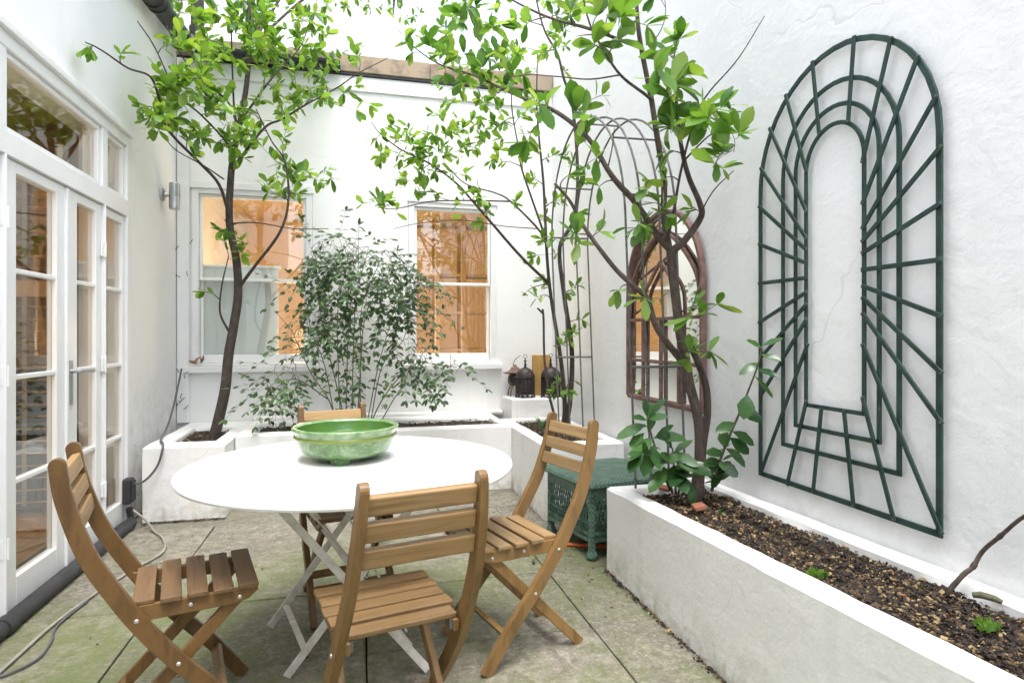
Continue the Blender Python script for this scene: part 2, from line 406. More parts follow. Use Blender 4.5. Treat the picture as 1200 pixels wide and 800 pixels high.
# ================================================================ SETTING
# paving: 3 ft x 2 ft slabs over dirt
g = MB(); g.add([(-40, -40, -.03), (40, -40, -.03), (40, 60, -.03), (-40, 60, -.03)], [(0, 1, 2, 3)])
tag(g.build('ground', M['joint']), kind='structure')
g = MB(); rs = random.Random(3)
ys = [2.42 + .62 * k for k in range(-8, 6)]
for r_, y0 in enumerate(ys):
    xs = [-1.81 + .92 * k for k in range(5)]
    if r_ in (11, 13): xs = [x - .41 for x in xs]
    for x0 in xs:
        xa, xb = max(x0, XL + .002), min(x0 + .92, XR - .002)
        if xb - xa < .03: continue
        gp = rs.uniform(.002, .0042); z = rs.uniform(-.003, .003)
        n = len(g.v); t = [rs.uniform(-.002, .002) for _ in range(4)]
        g.box(xa + gp, xb - gp, y0 + gp, y0 + .62 - gp, -.028, z)
        for k in range(4):
            a = g.v[n + 4 + k]; g.v[n + 4 + k] = (a[0] + rs.uniform(-.003, .003), a[1] + rs.uniform(-.003, .003), a[2] + t[k])
tag(g.build('patio_paving', M['slab'], bevel=.005), kind='structure')

# ---- house on the left with french doors
house = thing('house', 'tall white rendered house wall with glazed french doors on the left', 'house', (XL, 3.5, 0))
def hb(mb, name, mat, parent=house, **kw):   # build in world coordinates, parent with offset
    o = mb.build(name, mat, None, **kw); o.parent = parent
    p = parent; off = Vector((0, 0, 0))
    while p: off += Vector(p.location); p = p.parent
    o.location = -off
    return o
D0, D1, DT = 2.60, 4.47, 2.50
w = MB(); X0 = XL - .28
w.box(X0, XL, -2.6, D0, 0, 5.2); w.box(X0, XL, D1, 9, 0, 5.2); w.box(X0, XL, D0, D1, DT, 5.2)
hb(w, 'wall', M['left_wall'])
# frame
f = MB(); fx0, fx1 = XL - .10, XL + .012
f.box(fx0, fx1, D0, D0 + .045, .03, DT); f.box(fx0, fx1, D1 - .045, D1, .03, DT)
f.box(fx0, fx1, D0 + .045, D1 - .045, 2.435, DT); f.box(fx0, fx1, D0 + .045, D1 - .045, 1.985, 2.085)
f.box(fx0, fx1 - .004, 4.045, 4.12, 2.085, 2.435); f.box(fx0, fx1 - .004, 2.98, 3.04, 2.085, 2.435)
f.box(fx0, fx1 + .004, 4.062, 4.075, .03, 1.985); f.box(fx0, fx1 + .004, 3.015, 3.028, .03, 1.985)
f.box(XL + .002, XL + .035, D0 - .03, D1 + .02, DT, DT + .035)
f.box(XL - .01, XL + .024, D0 - .02, D1 + .012, DT + .035, DT + .05)
hb(f, 'door_frame', M['white_gloss'], bevel=.004)
s = MB(); s.box(XL - .27, XL + .02, D0, D1, -.01, .03); hb(s, 'threshold', M['black'], bevel=.005)
BARS = [1.505, 1.036, .579]
def leaf(y0, y1, p0, p1, name, z0=.035, z1=1.98, pz0=.164, pz1=1.93):
    m = MB(); x0, x1 = XL - .05, XL - .006
    m.box(x0, x1, y0, p0, z0, z1); m.box(x0, x1, p1, y1, z0, z1)
    m.box(x0, x1, p0, p1, z0, pz0); m.box(x0, x1, p0, p1, pz1, z1)
    for b in BARS: m.box(x0 + .006, x1 - .004, p0, p1, b - .011, b + .011)
    d = hb(m, name, M['white_gloss'], bevel=.004)
    gm = MB(); gm.box(x0 + .02, x0 + .024, p0, p1, pz0, pz1)
    o = gm.build('pane', M['glass']); o.parent = d
    return d
d1 = leaf(3.031, 3.612, 3.143, 3.514, 'french_door')
d2 = leaf(3.618, 4.059, 3.744, 3.987, 'french_door')
leaf(4.078, 4.422, 4.125, 4.392, 'sidelight'); leaf(2.648, 3.012, 2.70, 2.965, 'sidelight')
for y0, y1 in ((3.042, 4.043), (4.122, 4.423), (2.647, 2.978)):
    m = MB()
    for b in ((y0, y0 + .028, 2.087, 2.433), (y1 - .028, y1, 2.087, 2.433), (y0 + .028, y1 - .028, 2.087, 2.112), (y0 + .028, y1 - .028, 2.408, 2.433)):
        m.box(XL - .05, XL - .006, *b)
    t = hb(m, 'transom_window', M['white_gloss'], bevel=.003)
    gm = MB(); gm.box(XL - .03, XL - .026, y0 + .028, y1 - .028, 2.112, 2.408); o = gm.build('pane', M['glass']); o.parent = t
# astragal between leaves, handle, hinges
m = MB(); m.box(XL - .008, XL + .006, 3.600, 3.624, .04, 1.975); o = m.build('astragal', M['white_gloss'], bevel=.003); o.parent = d1
h = MB(); h.box(XL - .006, XL + .004, 3.635, 3.672, .86, 1.09)
h.tube([(XL, 3.653, 1.035), (XL + .05, 3.653, 1.035), (XL + .058, 3.665, 1.035), (XL + .058, 3.78, 1.032)], .011, 10)
o = h.build('handle', M['steel'], smooth='auto'); o.parent = d2
for dd, y in ((d1, 3.030), (d2, 4.060)):
    for z in (.32, 1.05, 1.72):
        h = MB(); h.tube([(XL + .014, y, z - .045), (XL + .014, y, z + .045)], .008, 8); h.box(XL - .004, XL + .009, y - .018, y + .018, z - .04, z + .04)
        o = h.build('hinge', M['white_gloss'], bevel=.001); o.parent = dd

# rooms behind the glass (lit)
def room(x0, x1, y0, y1, z0, z1, openside, mat, floor):
    m = MB(); t = .05
    if openside != 'x+': m.box(x1, x1 + t, y0, y1, z0, z1)
    if openside != 'x-': m.box(x0 - t, x0, y0, y1, z0, z1)
    if openside != 'y-': m.box(x0, x1, y0 - t, y0, z0, z1)
    m.box(x0, x1, y1, y1 + t, z0, z1); m.box(x0 - t, x1 + t, y0 - t, y1 + t, z1, z1 + t)
    fl = MB(); fl.box(x0 - t, x1 + t, y0 - t, y1 + t, z0 - t, z0)
    return m, fl
m, fl = room(-5.0, X0 - .004, 1.6, 5.3, .02, 2.7, 'x+', None, None)
hb(m, 'room', M['amber_paint']); hb(fl, 'room_floor', M['oak'])
# room interior behind the back house: later

# ---- wooden blind standing a little inside the doors
bl = thing('wooden_blind', 'slatted wooden venetian blind seen through the left french door', 'blind', (-2.05, 4.28, .02))
m = MB()
for k in range(17): m.bar((-.55, 0, .20 + k * .073), (.27, 0, .20 + k * .073), .045, .006, (0, .3, 1))
for k in range(10): m.bar((-.55, 0, 1.60 + k * .073), (.27, 0, 1.60 + k * .073), .045, .006, (0, .3, 1))
m.build('slats', M['blind'], bl)
for x in (-.45, -.15, .12):
    m = MB(); m.box(x - .012, x + .012, -.028, -.0245, .18, 2.3); m.build('tape', M['cream_cable'], bl)
m = MB(); m.box(-.57, .29, -.03, .03, 1.43, 1.53); m.build('headrail', M['blind'], bl, bevel=.004)
m = MB(); m.box(-.57, .29, -.06, .06, .0, .12); m.build('base_box', M['blind'], bl, bevel=.004)
for x in (-.60, .295):
    m = MB(); m.box(x, x + .03, -.04, .04, .0, 2.35); m.build('frame_post', M['white_gloss'], bl, bevel=.004)
so = thing('armchair', 'dark grey armchair behind the wooden blind inside the house', 'armchair', (-2.35, 4.78, .02), R(-90))
m = MB(); m.box(-.4, .4, -.45, .45, .12, .42); m.build('seat', M['navy'], so, bevel=.05, seg=3)
m = MB(); m.box(-.42, -.22, -.45, .45, .43, .95); m.build('backrest', M['navy'], so, bevel=.05, seg=3)
for y in (-.55, .46):
    m = MB(); m.box(-.42, .42, y, y + .09, .1, .62); m.build('arm', M['navy'], so, bevel=.03, seg=3)
for x in (-.35, .33):
    for y in (-.5, .48): m = MB(); m.box(x, x + .04, y, y + .04, 0, .1); m.build('leg', M['blind'], so)

def lamp_thing(label, loc, power, name='table_lamp', r=.09):
    t = thing(name, label, 'lamp', loc)
    m = MB(); m.lathe([(.0, 0), (.07, 0), (.075, .015), (.03, .03), (.02, .12), (.028, .2), (.012, .26), (0, .26)], 20); m.build('base', M['terracotta'], t, smooth='auto')
    m = MB(); m.lathe([(r + .03, .25), (r, .42)], 28)
    me = MB(); me.v, me.f = m.v, m.f[:28]; me.build('lamp_shade', M['lampglow'], t, smooth=True)
    l = bpy.data.lights.new('lamp_light', 'POINT'); l.energy = power; l.color = (1, .76, .5); l.shadow_soft_size = .12
    lo = bpy.data.objects.new('bulb', l); col.objects.link(lo); lo.parent = t; lo.location = (0, 0, .55)
    return t

# ---- house at the back
back = thing('back_house', 'low white painted brick house at the back with two sash windows', 'house', (0, YB, 0))
W = [(-1.345, -.385, .965, 2.49), (.435, 1.25, .965, 2.47)]
w = MB(); y0, y1, top = YB, YB + .27, 3.50
xs = [XL, W[0][0], W[0][1], W[1][0], W[1][1], XR]
w.box(xs[0], xs[1], y0, y1, 0, top); w.box(xs[2], xs[3], y0, y1, 0, top); w.box(xs[4], xs[5], y0, y1, 0, top)
for a in W: w.box(a[0], a[1], y0, y1, 0, a[2]); w.box(a[0], a[1], y0, y1, a[3], top)
hb(w, 'wall', M['back_wall'], back)
c = MB(); c.box(XL + .001, XR - .001, YB - .022, YB - .001, 3.37, 3.50); hb(c, 'cornice', M['cornice'], back, bevel=.006)
c = MB(); c.box(XL + .001, XR - .001, YB - .04, YB + .4, 3.502, 3.522); hb(c, 'lead_flashing', M['black'], back, bevel=.004)
c = MB(); x = XL + .004; rs = random.Random(5)
while x < XR - .05:
    L = min(.98 + rs.uniform(-.1, .1), XR - .004 - x); dz = rs.uniform(-.004, .004); dy = rs.uniform(-.006, .006)
    c.box(x + .0015, x + L - .0015, YB - .055 + dy, YB + .38, 3.524, 3.675 + dz); x += L
hb(c, 'coping', M['tile'], back, bevel=.008)
for i, (a0, a1, b0, b1) in enumerate(W):
    # outer box frame
    m = MB(); fy0, fy1 = YB - .012, YB + .09
    m.box(a0 + .002, a0 + .055, fy0, fy1, b0, b1); m.box(a1 - .055, a1 - .002, fy0, fy1, b0, b1)
    m.box(a0 + .055, a1 - .055, fy0, fy1, b1 - .085, b1); m.box(a0 + .055, a1 - .055, fy0, fy1, b0, b0 + .02)
    m.box(a0 - .012, a1 + .012, fy0 - .012, fy0 - .002, b1 - .045, b1 + .015)
    fr = hb(m, 'window', M['white_gloss'], back, bevel=.004)
    mid = 1.692; A0, A1 = a0 + .057, a1 - .057
    m = MB()
    for (z0, z1, y) in ((b0 + .022, mid + .012, YB + .05), (mid - .012, b1 - .087, YB + .01)):
        m.box(A0, A0 + .022, y, y + .036, z0, z1); m.box(A1 - .022, A1, y, y + .036, z0, z1)
        m.box(A0 + .022, A1 - .022, y, y + .036, z0, z0 + (.07 if z0 < 1.2 else .026)); m.box(A0 + .022, A1 - .022, y, y + .036, z1 - .026, z1)
    o = m.build('sash', M['white_gloss'], bevel=.003); o.parent = fr
    m = MB(); m.box(A0 + .02, A1 - .02, YB + .067, YB + .070, b0 + .03, mid); m.box(A0 + .02, A1 - .02, YB + .027, YB + .030, mid, b1 - .09)
    o = m.build('pane', M['glass']); o.parent = fr
    m = MB(); m.box(a0 - .05, a1 + .05, YB - .06, YB - .001, b0 - .055, b0 - .003)
    m.box(a0 + .003, a1 - .003, YB - .001, YB + .09, b0 - .03, b0 - .003)
    o = m.build('sill', M['white_gloss'], bevel=.006); o.parent = fr
m, fl = room(XL - .2, XR + .2, YB + .274, YB + 3.2, 0.3, 2.75, 'y-', None, None)
hb(m, 'room', M['warm_paint'], back); hb(fl, 'room_floor', M['oak'], back)
ps = thing('white_panel', 'white roller blind panel behind lower left sash window', 'blind', (-.97, YB + .10, 1.0))
m = MB(); m.box(-.34, .29, 0, .008, -.03, .80); m.build('blind_cloth', M['frosted'], ps)
m = MB(); m.tube([(-.36, .004, .81), (.31, .004, .81)], .016, 10); m.build('roller', M['white_gloss'], ps, smooth='auto')
ck = thing('tall_cabinet', 'tan wooden shelf unit with uprights inside the right sash window', 'shelf', (.95, YB + .9, .3))
for x in (-.42, -.16, .12, .46): m = MB(); m.box(x, x + .05, 0, .3, 0, 2.2); m.build('upright', M['tan_paint'], ck, bevel=.004)
for z in (.3, .75, 1.15, 1.55, 2.1): m = MB(); m.box(-.37, .46, .02, .29, z, z + .03); m.build('shelf', M['tan_paint'], ck)
lamp_thing('lit table lamp glowing inside the left sash window', (-.50, YB + .6, .62), 9)
lamp_thing('lit table lamp indoors between the two back windows', (.0, YB + .75, .62), 12)
lamp_thing('lit table lamp inside the room behind the french doors', (-2.55, 2.45, .75), 9)
for n, l, s, lb in (('console_table', (-.50, YB + .6, .3), .295, 'small cream console table under the lamp in the left window'), ('console_table', (.0, YB + .75, .3), .295, 'small console table under the lamp between the back windows'), ('console_table', (-2.55, 2.45, .02), .705, 'small cream console table inside the room with french doors')):
    t = thing(n, lb, 'table', l)
    m = MB(); m.box(-.18, .18, -.18, .18, s, s + .024); m.build('top', M['tan_paint'], t, bevel=.004)
    for x in (-.17, .14):
        for y in (-.17, .14): m = MB(); m.box(x, x + .03, y, y + .03, 0, s); m.build('leg', M['tan_paint'], t)

# ---- high boundary wall on the right, returning behind the viewer
w = MB()
w.box(XR, XR + .28, -2.6, 9, 0, 4.55); w.box(XL - .28, XR, -2.88, -2.6, 0, 2.6)
tag(w.build('boundary_wall', M['right_wall']), 'tall rough white plastered boundary wall on the right behind the green trellis', 'wall')

# ---- beyond the back house: pale brick house, pole, tree, mansard
far = thing('far_house', 'pale white brick house rising beyond the back wall coping', 'house', (.4, 15, 0))
m = MB(); m.box(-1.9, .4, 0, 4, 0, 9.6); hb_w = m.build('wall', M['pale_brick'], far)
m = MB(); m.add([(-2, -.1, 9.6), (.5, -.1, 9.6), (.5, 4.1, 9.6), (-2, 4.1, 9.6), (-2, 2, 10.9), (.5, 2, 10.9)], [(0, 1, 5, 4), (2, 3, 4, 5), (0, 4, 3), (1, 2, 5), (0, 3, 2, 1)]); m.build('roof', M['steel'], far)
pl = MB(); pl.tube([(1.75, 12, 0), (1.75, 12, 9.5)], [.05, .04], 10); tag(pl.build('pole', M['cornice'], smooth='auto'), 'slim pale pole standing beyond the back wall', 'pole')
mf = thing('grey_dormer', 'pale grey slate dormer roof behind the tree beyond the wall', 'roof', (5.0, 16.5, 0))
m = MB(); m.box(-.8, .9, 0, 2, 0, 6.6); m.build('wall', M['cornice'], mf)
m = MB(); m.add([(-.85, -.1, 6.6), (.95, -.1, 6.6), (.95, 2.1, 6.6), (-.85, 2.1, 6.6), (-.35, .5, 9.3), (.5, .5, 9.3), (.5, 1.5, 9.3), (-.35, 1.5, 9.3)], [(0, 1, 5, 4), (1, 2, 6, 5), (2, 3, 7, 6), (3, 0, 4, 7), (4, 5, 6, 7)]); m.build('roof', M['steel'], mf)

# ================================================================ PIPES, CABLES, LAMP
p = MB(); a = Vector((-1.37, 4.72, 3.55)); b = Vector((-1.365, 5.42, 3.61))
p.tube([(-1.37, 3.6, 3.46), a, b, b + Vector((0.02, .05, -.03))], .066, 16)
for q in (a, a + (b - a) * .12): p.tube([q - (b - a).normalized() * .02, q + (b - a).normalized() * .02], .076, 16)
tag(p.build('soil_pipe', M['black'], smooth='auto'), 'thick black soil pipe sloping along the top of the left wall', 'pipe')
p = MB(); p.tube([(-1.27, 5.47, 3.60), (-1.27, 5.47, 5.2)], .05, 16); p.tube([(-1.27, 5.47, 3.62), (-1.27, 5.47, 3.72)], .062, 16)
p.tube([(-1.33, 5.44, 3.60), (-1.22, 5.46, 3.55), (-1.1, 5.47, 3.55)], .06, 14)
tag(p.build('vent_pipe', M['black'], smooth='auto'), 'upright black vent pipe in the far left corner above the wall', 'pipe')
p = MB(); n = 14; prof = []
for k in range(9):
    an = math.pi + math.pi * k / 8; prof.append((YB - .115 + .055 * math.cos(an), 3.565 + .055 * math.sin(an)))
inner = [(YB - .115 + (y - YB + .115) * .88, z + .006) for y, z in reversed(prof)]
out = prof + inner
vs = [(x, y, z) for x in (-1.10, -.15) for y, z in out]; k = len(out)
p.add(vs, [(i, (i+1) % k, k + (i+1) % k, k + i) for i in range(k)])
tag(p.build('gutter', M['black']), 'black half round gutter along the top of the back wall', 'gutter')
p = MB(); p.tube([(XL + .05, 1.2, .035), (XL + .05, 4.36, .035)], .036, 14)
for y in (2.9, 3.75): p.tube([(XL + .05, y, .035), (XL + .05, y + .06, .035)], .041, 14)
tag(p.build('drain_pipe', M['black'], smooth='auto'), 'black drain pipe lying on the paving below the french doors', 'pipe')
jb = thing('junction_box', 'black electrical junction box low in the corner beside the planter', 'box', (XL, 4.40, .12))
m = MB(); m.box(0, .05, -.04, .04, .03, .19); m.build('body', M['black'], jb, bevel=.01)
m = MB(); m.box(.05, .06, -.034, .034, .045, .175); m.build('lid', M['black'], jb, bevel=.006)
m = MB(); m.tube([(.03, 0, .0), (.035, .01, -.06), (.05, -.01, -.115)], .02, 10); m.build('conduit', M['black'], jb, smooth='auto')
def cable(label, pts, r, mat, name='cable'):
    m = MB(); m.tube(crom(pts, 8), r, 8); return tag(m.build(name, mat, smooth=True), label, 'cable')
cable('white cable lying along the paving beside the black drain pipe', [(-1.28, 1.6, .012), (-1.25, 2.6, .012), (-1.24, 2.95, .012), (-1.2, 3.25, .012), (-1.13, 3.55, .012), (-1.06, 3.8, .012), (-1.13, 4.05, .014), (-1.22, 4.2, .02), (-1.3, 4.33, .05), (XL + .06, 4.38, .11)], .0065, M['cream_cable'])
cable('dark cable looping on the paving at the far left edge', [(-1.2, 3.2, .01), (-1.22, 2.95, .01), (-1.18, 2.80, .01), (-1.17, 2.65, .01), (-1.25, 2.55, .01), (-1.33, 2.6, .01)], .005, M['grey_cable'])
cable('grey cable hanging from the corner planter down to the junction box', [(-1.395, 5.5, .95), (-1.39, 5.3, .72), (-1.36, 5.0, .56), (-1.30, 4.62, .515), (-1.235, 4.435, .505), (-1.26, 4.41, .38), (-1.33, 4.40, .29), (-1.40, 4.40, .27)], .007, M['grey_cable'])
cable('orange cord lying on the paving under the green wicker table', [(1.0, 3.55, .012), (1.2, 3.36, .012), (1.45, 3.28, .014), (1.75, 3.3, .014)], .012, M['orange'], 'cord')
cd = thing('corner_conduit', 'white conduit running up the far left corner with dried ivy scraps', 'conduit', (XL + .055, YB - .04, .5))
m = MB(); m.box(-.05, .04, -.01, .038, 0, 3.0); m.build('casing', M['white_gloss'], cd, bevel=.006)
rs = random.Random(11)
for k in range(16):
    m = MB()
    z = rs.choice([.12, .18, .25, .42, .43, .95, 1.22, 1.45]) + rs.uniform(-.03, .03); x = rs.uniform(-.06, .07)
    a = Vector((x, -.014, z)); b = a + Vector((rs.uniform(-.04, .04), -rs.uniform(0, .02), rs.uniform(-.04, .05))); m.tube([a, (a + b) / 2 + Vector((0, -.008, 0)), b], .003, 5); m.build('ivy_scrap', M['bark'], cd)

lm = thing('wall_lamp', 'brushed steel cylinder wall lamp on the white left wall', 'lamp', (XL, 5.17, 2.26))
rot = Matrix.Rotation(R(90), 3, 'Y')
m = MB(); m.lathe([(0, 0), (.05, 0), (.05, .018), (.02, .026), (.014, .06), (0, .06)], 24, (0, 0, .03), rot); m.build('back_plate', M['steel'], lm, smooth='auto')
m = MB(); m.lathe([(.0, -.11), (.034, -.11), (.038, -.105), (.038, -.02), (.0365, -.016), (.038, -.012), (.038, .085), (.034, .09), (.03, .085), (0, .08)], 28, (.09, 0, .03)); m.build('cylinder', M['steel'], lm, smooth='auto')

# ================================================================ PLANTERS
def planter(name, label, outer, inner, z, soil, mat=None, ztilt=None, inner_z=None):
    """masonry trough: outer/inner rectangles (x0,x1,y0,y1); ztilt(x,y)->extra height"""
    mat = mat or M['planter']; x0, x1, y0, y1 = outer; a0, a1, b0, b1 = inner
    t = thing(name, label, 'planter', ((x0 + x1) / 2, (y0 + y1) / 2, 0))
    off = Vector(t.location); m = MB(); rs = random.Random(len(name) * 7 + int(x0 * 100))
    def ring(xa, xb, ya, yb, zz, nx, ny):
        P = []
        for i in range(nx): P.append((xa + (xb - xa) * i / nx, ya))
        for i in range(ny): P.append((xb, ya + (yb - ya) * i / ny))
        for i in range(nx): P.append((xb - (xb - xa) * i / nx, yb))
        for i in range(ny): P.append((xa, yb - (yb - ya) * i / ny))
        return [Vector((px, py, zz(px, py))) - off for px, py in P]
    nx = max(2, int((x1 - x0) / .09)); ny = max(2, int((y1 - y0) / .09)); wob = .0026
    top = lambda x, y: z + (ztilt(x, y) if ztilt else 0)
    rings = [ring(x0, x1, y0, y1, lambda x, y: 0.0, nx, ny), ring(x0, x1, y0, y1, lambda x, y: top(x, y) * .35, nx, ny), ring(x0, x1, y0, y1, lambda x, y: top(x, y) * .7, nx, ny),
             ring(x0, x1, y0, y1, lambda x, y: top(x, y) - .014, nx, ny), ring(x0 + .012, x1 - .012, y0 + .012, y1 - .012, top, nx, ny),
             ring(a0 - .01, a1 + .01, b0 - .01, b1 + .01, lambda x, y: top(x, y) + .001, nx, ny), ring(a0, a1, b0, b1, lambda x, y: top(x, y) - .012, nx, ny), ring(a0 + .01, a1 - .01, b0 + .01, b1 - .01, lambda x, y: top(x, y) - .2, nx, ny)]
    k = len(rings[0])
    for q, rg in enumerate(rings):
        for i in range(k):
            if q not in (0,): rg[i] = rg[i] + Vector((rs.uniform(-wob, wob), rs.uniform(-wob, wob), rs.uniform(-wob, wob) * (.6 if q > 2 else 0)))
    vs = [p for rg in rings for p in rg]
    m.add(vs, [(r * k + i, r * k + (i + 1) % k, (r + 1) * k + (i + 1) % k, (r + 1) * k + i) for r in range(len(rings) - 1) for i in range(k)])
    m.build('trough', mat, t, smooth='auto')
    # soil surface, lumpy
    s = MB(); nx, ny = max(4, int((a1 - a0) / .04)), max(4, int((b1 - b0) / .04)); vs = []
    for j in range(ny + 1):
        for i in range(nx + 1):
            px, py = a0 + (a1 - a0) * i / nx, b0 + (b1 - b0) * j / ny
            vs.append(Vector((px, py, soil + (ztilt(px, py) if ztilt else 0) + .012 * math.sin(9 * px + 3 * py) * math.sin(7 * py) + rs.uniform(-.008, .008))) - off)
    s.add(vs, [(j * (nx + 1) + i, j * (nx + 1) + i + 1, (j + 1) * (nx + 1) + i + 1, (j + 1) * (nx + 1) + i) for j in range(ny) for i in range(nx)])
    s.build('soil', M['soil'], t, smooth=True)
    return t
tl = lambda x, y: .435 + (3.0 - max(y, .2)) * .036 - .47
rp = planter('long_planter', 'long white masonry planter with bark mulch along the right wall', (1.255, XR - .004, -.6, 2.985), (1.345, XR - .075, -.5, 2.87), .47, .425, ztilt=lambda x, y: tl(x, y) if x < 1.6 else tl(x, y) * .5 + .012)
sp = planter('side_planter', 'shorter white planter holding the multi stemmed tree before the lanterns', (1.19, 1.752, 3.87, 5.20), (1.28, 1.67, 3.97, 5.12), .50, .465)
bp = planter('back_planter', 'low white planter running under the back windows with the bushy shrub', (-.86, 1.186, 4.762, YB - .004), (-.76, 1.12, 4.86, 5.32), .505, .47)
cp = planter('corner_planter', 'square white planter in the far left corner around a tree trunk', (XL + .09, -.865, 4.45, YB - .004), (-1.24, -.96, 4.60, 5.30), .497, .455)
m = MB(); m.box(-.855, 1.29, YB - .10, YB - .008, .5, .535); tag(m.build('wall_ledge', M['planter'], bevel=.012), 'white ledge along the back wall above the back planter', 'ledge')
m = MB(); m.box(1.30, XR - .02, 5.21, YB - .01, 0, .665); tag(m.build('plinth', M['planter'], bevel=.015, seg=3), 'white square plinth in the far right corner carrying the lanterns', 'plinth')
# bark mulch
def mulch(parent, rect, zf, n, seed):
    m = MB(); rs = random.Random(seed); off = Vector(parent.location)
    for _ in range(n):
        x, y = rs.uniform(rect[0], rect[1]), rs.uniform(rect[2], rect[3])
        L = rs.choice([.0025, .003, .004, .0045, .006, .010]) * rs.uniform(.7, 1.2); wd = L * rs.uniform(.35, .8); h = L * rs.uniform(.2, .5)
        q = Matrix.Rotation(rs.uniform(0, 6.3), 3, 'Z') @ Matrix.Rotation(rs.uniform(-.7, .7), 3, 'X') @ Matrix.Rotation(rs.uniform(-.6, .6), 3, 'Y')
        c = Vector((x, y, zf(x, y) + rs.choice([0, .004, .008, .012]) + .012 * max(0, math.sin(23 * x + 5 * y) * math.sin(17 * y + 2)))) - off
        vs = [c + q @ Vector(p) for p in ((-L, -wd, -h), (L, -wd * .6, -h), (L * .8, wd, -h), (-L * .7, wd * .8, -h), (-L * .8, -wd * .7, h), (L * .7, -wd * .5, h), (L * .6, wd * .8, h), (-L * .6, wd * .6, h))]
        m.add(vs, [(4, 5, 6, 7), (0, 1, 5, 4), (1, 2, 6, 5), (2, 3, 7, 6), (3, 0, 4, 7)])
    o = m.build('mulch', M['mulch'], parent); o['kind'] = 'stuff'
mulch(rp, (1.35, 1.71, .4, 2.86), lambda x, y: .428 + (tl(x, y) if x < 1.6 else tl(x, y) * .5 + .012), 19000, 1)
mulch(sp, (1.29, 1.66, 3.98, 5.1), lambda x, y: .467, 2200, 2)
mulch(cp, (-1.23, -.97, 4.62, 5.28), lambda x, y: .458, 500, 3)
mulch(bp, (-.75, 1.1, 4.87, 5.3), lambda x, y: .472, 900, 4)
# grit and dead leaves in the corners of the paving
m = MB(); rs = random.Random(21)
for _ in range(1500):
    k = rs.random()
    if k < .55: x, y = 1.250 - abs(rs.gauss(0, .011)), rs.uniform(1.2, 2.98)
    elif k < .66: x, y = rs.uniform(.9, 1.75), 3.0 + rs.gauss(.25, .25)
    elif k < .92: x, y = rs.uniform(-1.34, -.86), 4.44 - abs(rs.gauss(0, .012))
    else: x, y = rs.uniform(-1.3, 1.2), rs.uniform(1.3, 4.4)
    L = rs.uniform(.003, .008) if rs.random() > .03 else rs.uniform(.012, .022); a = rs.uniform(0, 6.3); q = Matrix.Rotation(a, 3, 'Z')
    c = Vector((x, y, .006)); m.add([c + q @ Vector(p) for p in ((-L, -L * .4, 0), (L, -L * .3, 0), (L * .7, L * .5, .003), (-L * .8, L * .4, .004))], [(0, 1, 2, 3)])
tag(m.build('leaf_litter', M['mulch']), 'scattered crumbs of leaf litter on the stone paving', 'litter', kind='stuff')

